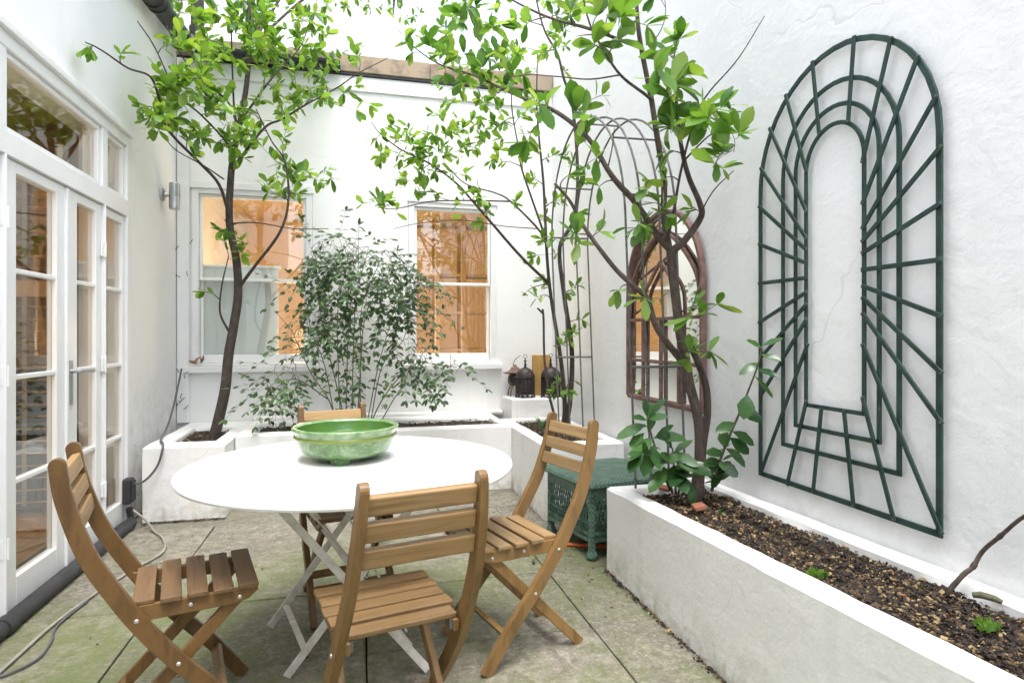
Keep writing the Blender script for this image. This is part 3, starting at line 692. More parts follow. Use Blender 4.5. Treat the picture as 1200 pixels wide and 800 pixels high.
# ================================================================ FOLDING CHAIRS
def make_chair():
    t = thing('folding_chair', '', 'chair')
    prof = crom([Vector((x, 0, z)) for x, z in ((-.176, .862), (-.158, .76), (-.108, .61), (-.04, .485), (.03, .375), (.11, .27), (.215, .15), (.325, .004))], 6)
    hw_ = lambda z: .150 + .022 * min(1, max(0, (.86 - z) / .42)) + .004 * min(1, max(0, (.44 - z) / .4))
    for sgn in (-1, 1):
        P = [p + Vector((0, sgn * hw_(p.z), 0)) for p in prof]
        m = MB(); k = len(P)
        wd = [.041 + .007 * math.sin(math.pi * i / (k - 1)) for i in range(k)]
        d = (P[0] - P[1]).normalized(); head = []; hw = []
        for an in (0, 20, 42, 62, 80): head.append(P[0] + d * (.020 * math.sin(R(an)))); hw.append(.041 * math.cos(R(an)))
        path = list(reversed(head)) + P[1:]; ww = list(reversed(hw)) + wd[1:]
        m.strip(path, ww, .024, (0, 1, 0)); m.build('side_rail', M['rail'], t, bevel=.0035)
    for sgn in (-1, 1):
        m = MB(); a = Vector((.285, sgn * .130, .408)); b = Vector((-.115, sgn * .140, .004)); path = [a + (b - a) * i / 10 for i in range(11)]
        m.strip(path, .038, .020, (0, 1, 0)); m.build('rear_leg', M['rail'], t, bevel=.003)
        m = MB(); pts = [(-.015, .437), (.330, .437), (.340, .425), (.31, .400), (.27, .391), (.03, .391), (-.01, .405)]
        y0, y1 = sgn * .149 - .008, sgn * .149 + .008
        k = len(pts); m.add([(x, y, z) for y in (y0, y1) for x, z in pts], [tuple(range(k)), tuple(range(2 * k - 1, k - 1, -1))] + [(i, (i + 1) % k, k + (i + 1) % k, k + i) for i in range(k)])
        m.build('seat_rail', M['rail'], t, bevel=.002)
    m = MB(); n = 5; wid = .056; gap = .0145; x = .0
    for i in range(n):
        h_ = .174 if i else .152; y = .003 * ((i * 7) % 3 - 1)
        m.box(x, x + wid, -h_ + y, h_ + y, .4375, .4515 + .0012 * ((i * 5) % 3)); x += wid + gap
    m.build('seat', M['slat'], t, bevel=.003)
    for i in range(n):
        for sg in (-1, 1):
            m2 = MB(); m2.lathe([(0, 0), (.003, 0), (.0025, .0009), (0, .001)], 8, (i * (wid + gap) + wid / 2 + .008 * sg, sg * .147, .4515 + .0012 * ((i * 5) % 3))); m2.build('nail', M['iron'], t)
    m = MB()
    for i, z in enumerate((.823, .757, .690)):
        xx = -.176 + (.862 - z) * .22; hh = hw_(z) - .0125; m.bar((xx + .004, -hh, z), (xx + .004, hh, z), .024, .048, (-.22, 0, 1))
    m.build('backrest', M['slat'], t, bevel=.004)
    m = MB(); m.bar((.235, -.161, .125), (.235, .161, .125), .018, .034, (.7, 0, 1)); m.build('crossbar', M['rail'], t, bevel=.002)
    m = MB(); m.bar((-.03, -.126, .095), (-.03, .126, .095), .018, .034, (-.7, 0, 1)); m.build('crossbar', M['rail'], t, bevel=.002)
    m = MB(); m.box(-.004, .03, -.140, -.132, .41, .436); m.build('bracket', M['iron'], t); m = MB(); m.box(-.004, .03, .132, .140, .41, .436); m.build('bracket', M['iron'], t, smooth='auto')
    for sgn in (-1, 1):
        for x, z, y in ((.012, .405, hw_(.405) + .012), (.118, .258, hw_(.258) + .012), (.15, .414, .157), (.285, .41, .157)):
            m = MB(); rr = Matrix.Rotation(R(-90 * sgn), 3, 'X'); m.lathe([(0, 0), (.0065, 0), (.0065, .001), (.004, .003), (0, .0035)], 10, (x, sgn * y, z), rr)
            m.build('bolt', M['bolt'], t, smooth='auto')
    return t
chair = make_chair()
GRP = 'wooden folding chairs around the table'
CH = [((-.672, 2.135, 0), R(14.5), 'left wooden folding chair with worn grey seat slats beside the french doors'),
      ((.115, 1.66, 0), R(103.4), 'front wooden folding chair nearest the viewer with its slatted back turned'),
      ((.705, 2.41, 0), R(195.5), 'right wooden folding chair between the round table and green wicker table'),
      ((-.085, 3.03, 0), R(-76), 'far wooden folding chair mostly hidden behind the table and green bowl')]
for i, (l, a, lb) in enumerate(CH):
    c = chair if i == 0 else copy_tree(chair)
    c.location = l; c.rotation_euler.z = a; tag(c, lb, 'chair', GRP)
    for part in [k for k in bpy.data.objects if k.parent == c]:
        n_ = part.name.split('.')[0]
        if i == 0: part.color = (.56, .50, .50, 1) if n_ == 'seat' else ((1.2, 1.2, 1.15, 1) if n_ == 'backrest' else (.72, .66, .60, 1))
        elif i == 1: part.color = (.64, .60, .56, 1) if n_ == 'seat' else (1, .97, .92, 1)
        elif i == 2: part.color = (1.0, 1.0, 1.02, 1) if n_ == 'seat' else (1.1, 1.1, 1.1, 1)

# ================================================================ TABLE + BOWL
TZ = .016
tb = thing('garden_table', 'round white metal garden table on crossed folding legs', 'table', (-.02, 2.43, 0))
m = MB(); m.lathe([(r_, z_ + TZ) for r_, z_ in [(0, .702), (.575, .702), (.598, .698), (.606, .701), (.610, .709), (.609, .716), (.603, .7205), (.55, .7205), (0, .7205)]], 96); m.build('tabletop', M['table_white'], tb, smooth='auto')
NL, NR, FL_, FR_ = [Vector((x + .02, y - 2.43, 0)) for x, y in ((-.245, 2.30), (.243, 2.237), (-.355, 2.71), (.131, 2.648))]
def leg(a, b, off):
    m = MB(); m.bar(a + Vector((0, 0, .012)) + off, b + Vector((0, 0, .70)) + off, .028, .010, (NL - FL_).normalized()); m.build('leg', M['leg_white'], tb, bevel=.002)
dn = (FL_ - NL).normalized()
TL, TR, UL = NL + Vector((-.10, .01, 0)), NR + Vector((.02, 0, 0)), FL_ + Vector((.02, .01, 0))
leg(NR, TL, -dn * .007); leg(NL, TR, dn * .007); leg(FR_, UL, -dn * .007); leg(FL_, FR_, dn * .007)
for a, b, z in ((NL, FL_, .10), (NR, FR_, .10), (TL, UL, .70), (NR, FR_, .70)):
    sh = (NR - NL) * .13 if z < .5 and a is NL else ((NL - NR) * .13 if z < .5 else Vector((0, 0, 0)))
    m = MB(); m.bar(a + sh + Vector((0, 0, z)), b + sh + Vector((0, 0, z)), .022, .010); m.build('crossbar', M['leg_white'], tb, bevel=.002)
mid = lambda a, b, t: a + (b - a) * t
m = MB(); m.tube([mid(NL, NR, .15) + Vector((0, 0, .60)), mid(FL_, FR_, .80) + Vector((0, 0, .20))], .004, 6); m.build('brace', M['leg_white'], tb)
m = MB(); m.tube([mid(NL, NR, .85) + Vector((0, 0, .15)), mid(FL_, FR_, .45) + Vector((0, 0, .66))], .004, 6); m.build('brace', M['leg_white'], tb)

bw = thing('glazed_bowl', 'large mottled green glazed ceramic bowl standing on the white table', 'bowl', (-.047, 2.50, .7205 + TZ))
m = MB(); m.lathe([(0, .014), (.11, .014), (.148, .022), (.178, .042), (.194, .066), (.201, .088), (.203, .095)], 64); m.build('body', M['bowl'], bw, smooth='auto')
m = MB(); m.lathe([(.203, .0951), (.207, .098), (.208, .104), (.206, .110), (.204, .1118)], 64)
m.v, m.f = m.v, m.f[:64 * 4]; m.build('band', M['bowl_band'], bw, smooth=True)
m = MB(); m.lathe([(.204, .1119), (.206, .124), (.213, .130), (.2155, .138), (.210, .1435), (.200, .142), (.195, .134)], 64); m.f = m.f[:64 * 6]; m.build('rim', M['bowl_rim'], bw, smooth=True)
m = MB(); m.lathe([(.195, .1339), (.190, .10), (.176, .07), (.15, .045), (.11, .03), (0, .028)], 64); m.f = m.f[:64 * 5]; m.build('inside', M['bowl_in'], bw, smooth=True)
for k in range(3):
    an = R(-100 + 120 * k); m = MB(); m.lathe([(0, 0), (.036, 0), (.042, .008), (.046, .03), (0, .034)], 20, (.105 * math.cos(an), .105 * math.sin(an), 0)); m.build('foot', M['bowl'], bw, smooth='auto')

bw.scale = (.945, .945, .93)
# ================================================================ GREEN WICKER TABLE
wk = thing('wicker_table', 'low green wicker side table between the two right planters', 'table', (1.43, 3.42, 0), R(10))
S = .275
def rsq(s, r, n=6):
    out = []
    for cx, cy, a0 in ((s - r, s - r, 0), (-s + r, s - r, 90), (-s + r, -s + r, 180), (s - r, -s + r, 270)):
        for k in range(n + 1): out.append((cx + r * math.cos(R(a0 + 90 * k / n)), cy + r * math.sin(R(a0 + 90 * k / n))))
    return out
m = MB(); rings = [(S - .02, .385), (S + .012, .39), (S + .022, .402), (S + .018, .418), (S - .01, .426), (S - .10, .427)]
k = len(rsq(S, .06)); m.add([(x, y, z) for s, z in rings for x, y in rsq(s, .06)], [(r * k + i, r * k + (i + 1) % k, (r + 1) * k + (i + 1) % k, (r + 1) * k + i) for r in range(len(rings) - 1) for i in range(k)] + [tuple((len(rings) - 1) * k + i for i in range(k)), tuple(range(k - 1, -1, -1))])
m.build('top', M['wicker'], wk, smooth='auto')
m = MB()
for z0, z1 in ((.33, .388), (.135, .155), (.10, .12)):
    P = rsq(S - .008, .05); k = len(P); m.add([(x, y, z) for z in (z0, z1) for x, y in P], [(i, (i + 1) % k, k + (i + 1) % k, k + i) for i in range(k)])
o = m.build('woven_band', M['wicker'], wk); sm = o.modifiers.new('solid', 'SOLIDIFY'); sm.thickness = .012
m = MB()
P = rsq(S - .010, .05, 4); cum = [Vector((x, y, 0)) for x, y in P] + [Vector((*P[0], 0))]
Ls = [0]
for i in range(len(cum) - 1): Ls.append(Ls[-1] + (cum[i + 1] - cum[i]).length)
def per(t):
    t = t % Ls[-1]
    for i in range(len(cum) - 1):
        if t <= Ls[i + 1]: return cum[i] + (cum[i + 1] - cum[i]) * ((t - Ls[i]) / max(1e-6, Ls[i + 1] - Ls[i]))
    return cum[-1]
nst = 84
for i in range(nst):
    t0 = Ls[-1] * i / nst
    for dd in (-1, 1):
        m.tube([per(t0 + dd * .05 * q / 4) + Vector((0, 0, .14 + .195 * q / 4)) for q in range(5)], .0032, 5)
for z in (.2, .265):
    m.tube([per(Ls[-1] * i / 60) + Vector((0, 0, z)) for i in range(61)], .0035, 5)
m.build('lattice', M['wicker'], wk, smooth=True)
m = MB(); m.box(-S + .02, S - .02, -S + .02, S - .02, .122, .134); m.build('lower_shelf', M['wicker'], wk)
for sx in (-1, 1):
    for sy in (-1, 1):
        m = MB(); x, y = sx * (S - .035), sy * (S - .035)
        prof = [(0, 0), (.026, 0), (.033, .012), (.033, .03), (.024, .045)] + [(.021 + .0015 * (q % 2), .05 + q * .012) for q in range(28)] + [(0, .386)]
        m.lathe(prof, 14, (x, y, 0)); m.build('leg', M['wicker'], wk, smooth=True)

# ================================================================ GREEN TRELLIS, MIRROR, ARCH
tr = thing('wall_trellis', 'dark green wooden perspective trellis arch fixed on the right wall', 'trellis', (XR, 1.986, .6))
def TP(y, z, x=0): return Vector((-.022 + x, y - 1.986, z - .6))
def archpath(yc, r, spring, bottom, n=22, x=0, top=None):
    rz = r if top is None else top - spring
    pts = [TP(yc + r, bottom, x), TP(yc + r, (bottom + spring) / 2, x)]
    pts += [TP(yc + r * math.cos(math.pi * k / n), spring + rz * math.sin(math.pi * k / n), x) for k in range(n + 1)]
    return pts + [TP(yc - r, (bottom + spring) / 2, x), TP(yc - r, bottom, x)]
for i, (yc, r, sp_, bo, tp) in enumerate(((1.986, .442, 1.862, .597, 2.318), (1.984, .292, 1.885, .755, 2.185), (1.986, .212, 1.885, .847, 2.097), (1.988, .148, 1.875, .938, 2.03))):
    m = MB(); wd = (.021, .0175, .0165, .016)[i]
    m.strip(archpath(yc, r, sp_, bo, x=0, top=tp), wd, .009, (1, 0, 0))
    m.bar(TP(yc - r - wd * .5, bo), TP(yc + r + wd * .5, bo), .009, wd, (0, 0, 1))
    m.build('arch_frame', M['trellis'], tr, bevel=.002)
RAYS = [((2.103,2.312),(2.066,2.015)),((1.890,2.312),(1.918,2.011)),((1.730,2.233),(1.851,1.845)),((1.626,2.124),(1.851,1.695)),((1.561,1.970),(1.851,1.606)),((1.544,1.808),(1.851,1.558)),((1.544,1.632),(1.851,1.516)),((1.544,1.456),(1.851,1.456)),((2.261,2.239),(2.137,1.883)),((2.366,2.132),(2.137,1.721)),((2.428,1.973),(2.137,1.613)),((2.44,1.803),(2.137,1.566)),((2.44,1.633),(2.137,1.513)),((2.44,1.455),(2.137,1.453)),((2.44,1.278),(2.137,1.395)),((2.43,1.118),(2.137,1.346)),((2.43,.946),(2.137,1.285)),((2.428,.600),(2.131,1.184)),((1.851,1.398),(1.544,1.280)),((1.851,1.356),(1.544,1.104)),((1.851,1.299),(1.544,.949)),((1.851,1.188),(1.544,.607)),((1.851,.997),(1.719,.598)),((1.938,.939),(1.893,.597)),((2.054,.931),(2.099,.595)),((2.137,.955),(2.251,.592))]
for a, b in RAYS:
    A, B = TP(a[0] - .013, a[1], -.009), TP(b[0] - .013, b[1], -.009); d = (B - A).normalized()
    m = MB(); m.bar(A - d * .004, B + d * .006, .0165, .0075, (1, 0, 0)); m.build('slat', M['trellis'], tr, bevel=.002)
for a, b in RAYS:
    for q in (a, b):
        m = MB(); m.lathe([(0, 0), (.0035, 0), (.003, .0018), (0, .002)], 8, TP(q[0] - .013, q[1], -.0128), Matrix.Rotation(R(-90), 3, 'Y')); m.build('screw', M['iron'], tr)
for y, z in ((2.45, 1.72), (2.45, 1.33), (2.45, .85), (1.525, 1.95), (1.525, 1.35), (1.525, .82)):
    m = MB(); m.box(.003, .022, y - 1.986 - .012, y - 1.986 + .012, z - .6 - .03, z - .6 + .03); m.build('wall_bracket', M['iron'], tr, bevel=.002)

mr = thing('arched_mirror', 'rusty iron arched window mirror hanging on the right wall behind the tree', 'mirror', (XR, 3.35, .81))
def MP(y, z, x=0): return Vector((-.03 + x, y - 3.35, z - .81))
def mp(r, sp_, bo, tp, x=0, n=24):
    return [MP(3.35 + r, bo, x), MP(3.35 + r, (bo + sp_) / 2, x)] + [MP(3.35 + r * math.cos(math.pi * k / n), sp_ + (tp - sp_) * math.sin(math.pi * k / n), x) for k in range(n + 1)] + [MP(3.35 - r, (bo + sp_) / 2, x), MP(3.35 - r, bo, x)]
m = MB(); m.strip(mp(.457, 1.5, .82, 1.955), .023, .034, (1, 0, 0)); m.bar(MP(2.90, .82), MP(3.80, .82), .034, .026, (0, 0, 1)); m.build('frame', M['rust'], mr, bevel=.004)
m = MB(); P = mp(.44, 1.5, .83, 1.94, .012); m.add(P, [tuple(range(len(P)))])
q = [p + Vector((.006, 0, 0)) for p in P]; m.add(q, [tuple(range(len(q) - 1, -1, -1))]); m.build('mirror_glass', M['mirror'], mr)
for y in (3.137, 3.35, 3.585):
    m = MB(); m.bar(MP(y, .835, -.004), MP(y, 1.31, -.004), .022, .018, (1, 0, 0)); m.build('glazing_bar', M['rust'], mr, bevel=.002)
for z in (1.06, 1.32):
    m = MB(); m.bar(MP(2.915, z, -.006), MP(3.785, z, -.006), .018, .022, (1, 0, 0)); m.build('glazing_bar', M['rust'], mr, bevel=.002)
for s_ in (-1, 1):
    m = MB(); m.strip(crom([MP(3.35 + s_ * .44, 1.34, -.004), MP(3.35 + s_ * .40, 1.55, -.004), MP(3.35 + s_ * .2, 1.75, -.004), MP(3.35 - s_ * .02, 1.86, -.004)], 6), .02, .018, (1, 0, 0)); m.build('tracery', M['rust'], mr, bevel=.002)
    m = MB(); m.strip(crom([MP(3.35 + s_ * .22, 1.33, -.008), MP(3.35 + s_ * .2, 1.48, -.008), MP(3.35 + s_ * .1, 1.58, -.008), MP(3.35, 1.66, -.008)], 6), .02, .016, (1, 0, 0)); m.build('tracery', M['rust'], mr, bevel=.002)

ga = thing('garden_arch', 'grey iron garden arch spanning from the long planter to the side planter', 'arch', (1.595, 3.62, .44), -.05)
LEGX = (-.185, -.10, .0, .09)
for j, xo in enumerate(LEGX):
    def GP(dy, z): return Vector((xo - .08 * (z / 2.0), dy, z))
    ya, yb = -.74, .70; sp_, tp_ = 1.42, 2.10 - .0 * j
    P = [GP(ya, -.05 if j < 3 else .0), GP(ya, .7)]
    for k in range(25):
        an = math.pi * k / 24; P.append(GP((ya + yb) / 2 - (yb - ya) / 2 * math.cos(an), sp_ + (tp_ - sp_) * math.sin(an)))
    P += [GP(yb, .7), GP(yb, .02)]
    m = MB(); m.tube(P, .0062, 8); m.build('rib', M['iron'], ga, smooth='auto')
for dy in (-.74, .70):
    for z in (.62, 1.5):
        m = MB(); z2 = z; yy = dy if z < 1.42 else dy * .985
        m.tube([Vector((LEGX[0] - .08 * z / 2 - .005, yy, z)), Vector((LEGX[3] - .08 * z / 2 + .005, yy, z))], .007, 8); m.build('rung', M['iron'], ga, smooth='auto')
for k in (5, 12, 19):
    an = math.pi * k / 24; yy = -.02 - .72 * math.cos(an); z = 1.42 + .68 * math.sin(an)
    m = MB(); m.tube([Vector((LEGX[0] - .08 * z / 2, yy, z)), Vector((LEGX[3] - .08 * z / 2, yy, z))], .006, 8); m.build('rung', M['iron'], ga, smooth='auto')

# ================================================================ LANTERNS AND BOARD ON THE PLINTH
def lantern(label, loc, s=1.0, squat=False):
    t = thing('lantern', label, 'lantern', loc); n = 6
    m = MB()
    for k in range(n):
        a = 2 * math.pi * k / n; c, sn = math.cos(a), math.sin(a)
        m.tube([(.085 * s * c, .085 * s * sn, 0), (.085 * s * c, .085 * s * sn, .17 * s)], .007 * s, 6)
    for z in (.028, .17):
        m.lathe([(.078 * s, z * s), (.092 * s, z * s), (.092 * s, (z + .012) * s), (.078 * s, (z + .012) * s), (.078 * s, z * s)], n)
    m.build('cage', M['lantern'], t)
    m = MB(); nn = 48
    for q in range(nn):
        for dd in (-1, 1):
            a0 = 2 * math.pi * q / nn; pts = []
            for k in range(5):
                a = a0 + dd * .4 * k / 4; r = .082 * s; pts.append((r * math.cos(a), r * math.sin(a), (.035 + .135 * k / 4) * s))
            m.tube(pts, .0028 * s, 4)
    m.build('filigree', M['lantern'], t)
    m = MB(); m.lathe([(.09 * s, .182 * s), (.086 * s, .21 * s), (.07 * s, .24 * s), (.045 * s, .262 * s), (.014 * s, .275 * s), (.010 * s, .295 * s), (.02 * s, .30 * s), (.008 * s, .307 * s), (.007 * s, .325 * s), (.017 * s, .332 * s), (.006 * s, .34 * s), (.005 * s, .36 * s), (0, .362 * s)], 24); m.build('dome', M['lantern'], t, smooth='auto')
    m = MB(); m.tube([(.016 * s * math.cos(2 * math.pi * k / 14), 0, .375 * s + .016 * s * math.sin(2 * math.pi * k / 14)) for k in range(15)], .0025 * s, 5); m.build('ring', M['lantern'], t)
    for k in range(n):
        a = 2 * math.pi * k / n; m = MB(); m.lathe([(0, -.0), (.009 * s, 0), (.012 * s, .012 * s), (0, .02 * s)], 8, (.085 * s * math.cos(a), .085 * s * math.sin(a), 0)); m.build('foot', M['lantern'], t)
    return t
lantern('dark filigree lantern with a ringed finial at the front of the plinth', (1.455, 5.33, .665), .98)
lantern('dark filigree lantern half hidden behind the thin tree stems', (1.685, 5.30, .665), 1.0)
pg = thing('pagoda_lantern', 'small rusty pagoda lantern with upturned eaves at the left of the plinth', 'lantern', (1.395, 5.47, .665))
m = MB()
for k in range(4):
    a = math.pi / 4 + math.pi / 2 * k; c, s_ = math.cos(a), math.sin(a)
    m.tube(crom([(.075 * c, .075 * s_, 0), (.068 * c, .068 * s_, .05), (.045 * c, .045 * s_, .085), (.03 * c, .03 * s_, .10)], 4), .006, 6)
m.build('leg', M['rust'], pg)
m = MB(); m.lathe([(0, .10), (.05, .10), (.062, .12), (.066, .15), (.06, .185), (.048, .2), (0, .2)], 16); m.build('drum', M['lantern'], pg, smooth='auto')
m = MB(); m.lathe([(.118, .215), (.085, .205), (.05, .2)], 6); m.lathe([(.12, .218), (.075, .225), (.045, .245), (.035, .262), (.02, .268), (.014, .285), (0, .29)], 6); m.build('roof', M['rust'], pg)
m = MB(); m.tube(crom([(-.02, 0, .28), (.0, 0, .33), (.05, 0, .37)], 5), .003, 5); m.build('hook', M['lantern'], pg)
bd = MB(); bd.box(-.085, .085, 0, .035, 0, .375)
tag(bd.build('wooden_board', M['ochre_wood'], bevel=.008, loc=(1.65, 5.47, .666)), 'upright ochre wooden board leaning behind the lanterns on the plinth', 'board')

# ================================================================ PLANTS
def leaf_geo(mb, p, d, nrm, L, wd, curl, rs, ob=.6):
    d = d.normalized(); sd = d.cross(nrm)
    if sd.length < 1e-4: sd = d.orthogonal()
    sd.normalize(); n = sd.cross(d).normalized()
    T = [(0, 0), (.25, .62), (ob, 1.0), (.86, .62), (1, 0)]
    fold = rs.uniform(.05, .28); vs = []; 
    for t, ww in T:
        c = p + d * (L * t) - n * (curl * L * t * t)
        if ww == 0: vs.append(c)
        else:
            for q in (-1, 0, 1): vs.append(c + sd * (q * ww * wd) + n * (abs(q) * fold * wd * ww))
    # 0 base;1-3;4-6;7-9;10 tip
    mb.add(vs, [(0, 1, 2), (0, 2, 3), (1, 4, 5, 2), (2, 5, 6, 3), (4, 7, 8, 5), (5, 8, 9, 6), (7, 10, 8), (8, 10, 9)])

def rv(rs): 
    while True:
        v = Vector((rs.uniform(-1, 1), rs.uniform(-1, 1), rs.uniform(-1, 1)))
        if .05 < v.length < 1: return v.normalized()
UP = Vector((0, 0, 1))
class Plant:
    def __init__(s, seed): s.rs = random.Random(seed); s.wood = MB(); s.lv = MB(); s.nodes = []
    def limb(s, pts, r0, r1, n=7, sub=6, node=True, wob=.0):
        P = crom(pts, sub); k = len(P)
        if wob: P = [p + rv(s.rs) * wob if 0 < i < k - 1 else p for i, p in enumerate(P)]
        s.wood.tube(P, [r0 + (r1 - r0) * i / (k - 1) for i in range(k)], n)
        if node:
            for i, p in enumerate(P): s.nodes.append((p, r0 + (r1 - r0) * i / (k - 1), (P[min(i+1, k-1)] - P[max(i-1, 0)]).normalized()))
    def leafat(s, p, axis, size, ob=.62, asp=.24, lift=.25):
        rs = s.rs; o = rv(rs); o = (o - axis * o.dot(axis))
        if o.length < .1: o = axis.orthogonal()
        o.normalize(); d = (o * rs.uniform(.7, 1.1) + axis * rs.uniform(.2, .9) + UP * rs.uniform(-.25, lift)).normalized()
        nn = (UP + rv(rs) * .55).normalized(); L = size * (rs.uniform(.4, .75) if rs.random() < .3 else rs.uniform(.75, 1.2))
        leaf_geo(s.lv, p, d, nn, L, L * asp * rs.uniform(.85, 1.15), rs.uniform(-.2, .32), rs, ob)
    def twig(s, tgt, size, n_tip=(4, 6), n_side=(2, 4), r=.0035, ob=.62, asp=.24, maxlen=9):
        rs = s.rs; best = None
        for (p, rr, d) in s.nodes:
            v = tgt - p; L = v.length
            if L < .02: continue
            sc_ = L * (1.25 - .35 * d.dot(v / L)) 
            if best is None or sc_ < best[0]: best = (sc_, p, rr, d)
        if not best: return
        _, p, rr, d = best; v = tgt - p; L = v.length
        if L > maxlen: return
        mid_ = p + v * .5 + d * L * .12 + rv(rs) * L * .07 - UP * L * .03
        P = crom([p, mid_, tgt], 4); k = len(P); r0 = min(rr * .7, r + .006 * min(L, .8))
        s.wood.tube(P, [r0 + (r * .45 - r0) * i / (k - 1) for i in range(k)], 5, cap=False)
        for i in range(1, k): s.nodes.append((P[i], r0 + (r * .45 - r0) * i / (k - 1), (P[i] - P[i-1]).normalized()))
        ax = (P[-1] - P[-2]).normalized()
        if rs.random() < .12: n_tip, n_side = (0, 1), (0, 2)
        for _ in range(rs.randint(*n_tip)): s.leafat(P[-1], ax, size, ob, asp)
        for _ in range(rs.randint(*n_side)):
            t = rs.uniform(.35, .95); i = min(k - 2, int(t * (k - 1))); q = P[i] + (P[i+1] - P[i]) * rs.random()
            s.leafat(q, ax, size * .85, ob, asp)
    def cloud(s, specs, size, mult=1.0, **kw):
        T = []
        for (u, v, ru, rv_, n, d0, d1) in specs:
            for _ in range(max(1, round(n * mult))):
                while True:
                    a, b = s.rs.uniform(-1, 1), s.rs.uniform(-1, 1)
                    if a * a + b * b <= 1: break
                T.append(at(u + a * ru, v + b * rv_, s.rs.uniform(d0, d1)))
        # nearest to the wood first, so twigs branch off twigs
        base = [p for p, _, _ in s.nodes]
        T.sort(key=lambda t: min((t - p).length_squared for p in base))
        for t in T: s.twig(t, size, **kw)
    def finish(s, name, label, cat, loc, bark, leafm, group=None):
        t = thing(name, label, cat, loc, 0, group); off = Vector(loc)
        s.wood.v = [tuple(Vector(p) - off) for p in s.wood.v]; s.lv.v = [tuple(Vector(p) - off) for p in s.lv.v]
        s.wood.build('trunk', bark, t, smooth=True); s.lv.build('foliage', leafm, t, smooth=True); return t

# --- tree in the corner planter
P1 = Plant(101); D = 4.53
tr_ = [at(u, v, d) for u, v, d in ((249, 520, D), (256, 492, D), (264, 455, D), (268, 415, D), (274, 382, D), (279, 345, D), (277, 305, D), (269, 262, D), (270, 215, D), (274, 178, D), (283, 135, D+.05), (290, 90, D+.1), (292, 40, D+.1), (291, -40, D+.1), (296, -120, D+.1))]
P1.limb(tr_, .040, .012, 10, 5)
def L1(pl, pts, r0, r1, **kw): pl.limb([at(*p) for p in pts], r0, r1, **kw)
L1(P1, [(270, 258, D), (257, 217, 4.4), (233, 190, 4.3), (205, 162, 4.15), (192, 143, 4.05), (186, 115, 3.95), (176, 90, 3.8), (150, 80, 3.55), (125, 63, 3.35), (110, 54, 3.25), (100, 50, 3.2)], .012, .003)
L1(P1, [(279, 338, D), (300, 310, D-.05), (328, 272, D-.1), (338, 235, D-.1), (334, 190, D-.1), (318, 165, D-.1), (300, 128, D-.1)], .013, .004)
L1(P1, [(278, 190, D), (310, 150, D), (330, 140, D), (360, 122, D), (395, 103, D), (420, 86, D), (455, 68, D)], .010, .003)
L1(P1, [(285, 138, D), (313, 99, D+.1), (332, 77, D+.2), (352, 55, D+.3), (365, 20, D+.3)], .009, .003)
L1(P1, [(277, 145, D), (274, 121, D), (272, 69, D-.1), (270, 0, D-.2)], .009, .004)
L1(P1, [(272, 190, D), (266, 168, D-.1), (236, 135, D-.3), (208, 110, 4.0), (181, 55, 3.9), (161, 25, 3.7)], .009, .003)
L1(P1, [(279, 150, D), (266, 118, D), (238, 96, D-.2), (211, 63, 4.1), (195, 30, 4.0)], .008, .003)
L1(P1, [(269, 262, D), (300, 261, D-.1), (345, 268, D-.2), (385, 268, D-.2)], .006, .0025)
L1(P1, [(268, 388, D), (258, 366, D-.03), (260, 335, D-.03), (268, 300, D-.03)], .009, .004)
L1(P1, [(262, 210, D), (240, 195, 4.3), (205, 175, 4.1), (190, 155, 4.05)], .006, .002)
P1.cloud([(222, 75, 38, 40, 20, 3.8, 4.2), (222, 125, 50, 42, 26, 3.8, 4.4), (180, 120, 22, 35, 9, 3.7, 4.0), (275, 45, 50, 45, 30, 4.1, 4.9), (330, 40, 50, 40, 26, 4.3, 5.0), (255, 165, 45, 30, 12, 4.1, 4.6), (345, 100, 45, 35, 13, 4.4, 5.1), (385, 55, 45, 42, 12, 4.5, 5.2), (350, 208, 42, 20, 9, 4.2, 4.7), (300, 195, 50, 40, 8, 4.3, 4.7), (240, 10, 60, 20, 14, 4.0, 4.7), (320, -20, 90, 30, 22, 4.2, 5.0), (272, 285, 28, 18, 5, 4.4, 4.6), (250, 340, 12, 6, 1, 4.45, 4.5), (400, 110, 40, 30, 5, 4.4, 4.7), (104, 52, 5, 4, 1, 3.2, 3.25), (145, 70, 8, 8, 1, 3.45, 3.5), (300, 130, 60, 40, 12, 4.2, 4.9)], .095, 1.4)
P1.finish('slender_tree', 'slender bright green tree growing from the corner planter by the left window', 'tree', tuple(tr_[0]), M['bark_dark'], M['leaf_bright'])

# --- multi stemmed tree in the side planter
P3 = Plant(303); D = 4.72
B3 = (655, 512, D)
L1(P3, [B3, (662, 480, D), (657, 420, D), (646, 350, D), (641, 300, D-.05), (637, 217, D-.05), (632, 165, D-.1), (629, 120, D-.1), (630, 60, D-.1)], .020, .004, n=8)
L1(P3, [(660, 512, D), (668, 470, D+.02), (670, 410, D+.02), (661, 345, D), (656, 290, D), (672, 258, D), (677, 205, D), (671, 124, D), (661, 93, D), (653, 63, D), (636, 30, D), (620, -40, D)], .022, .006, n=8)
L1(P3, [(643, 332, D), (610, 300, D-.1), (575, 260, D-.2), (555, 237, D-.25), (535, 215, D-.3), (504, 192, D-.3), (471, 176, D-.35), (446, 157, D-.35), (435, 143, D-.35)], .012, .003)
L1(P3, [(641, 282, D), (625, 262, D-.1), (597, 235, D-.2), (580, 226, D-.25), (545, 215, D-.3), (520, 190, D-.3)], .009, .003)
L1(P3, [(597, 236, D-.2), (552, 235, D-.3), (505, 236, D-.4), (482, 241, D-.45), (460, 245, D-.5), (442, 243, D-.5)], .006, .0025)
L1(P3, [(640, 282, D), (632, 258, D-.1), (612, 200, D-.15), (609, 181, D-.15), (600, 129, D-.2), (599, 95, D-.2), (590, 40, D-.2)], .009, .003)
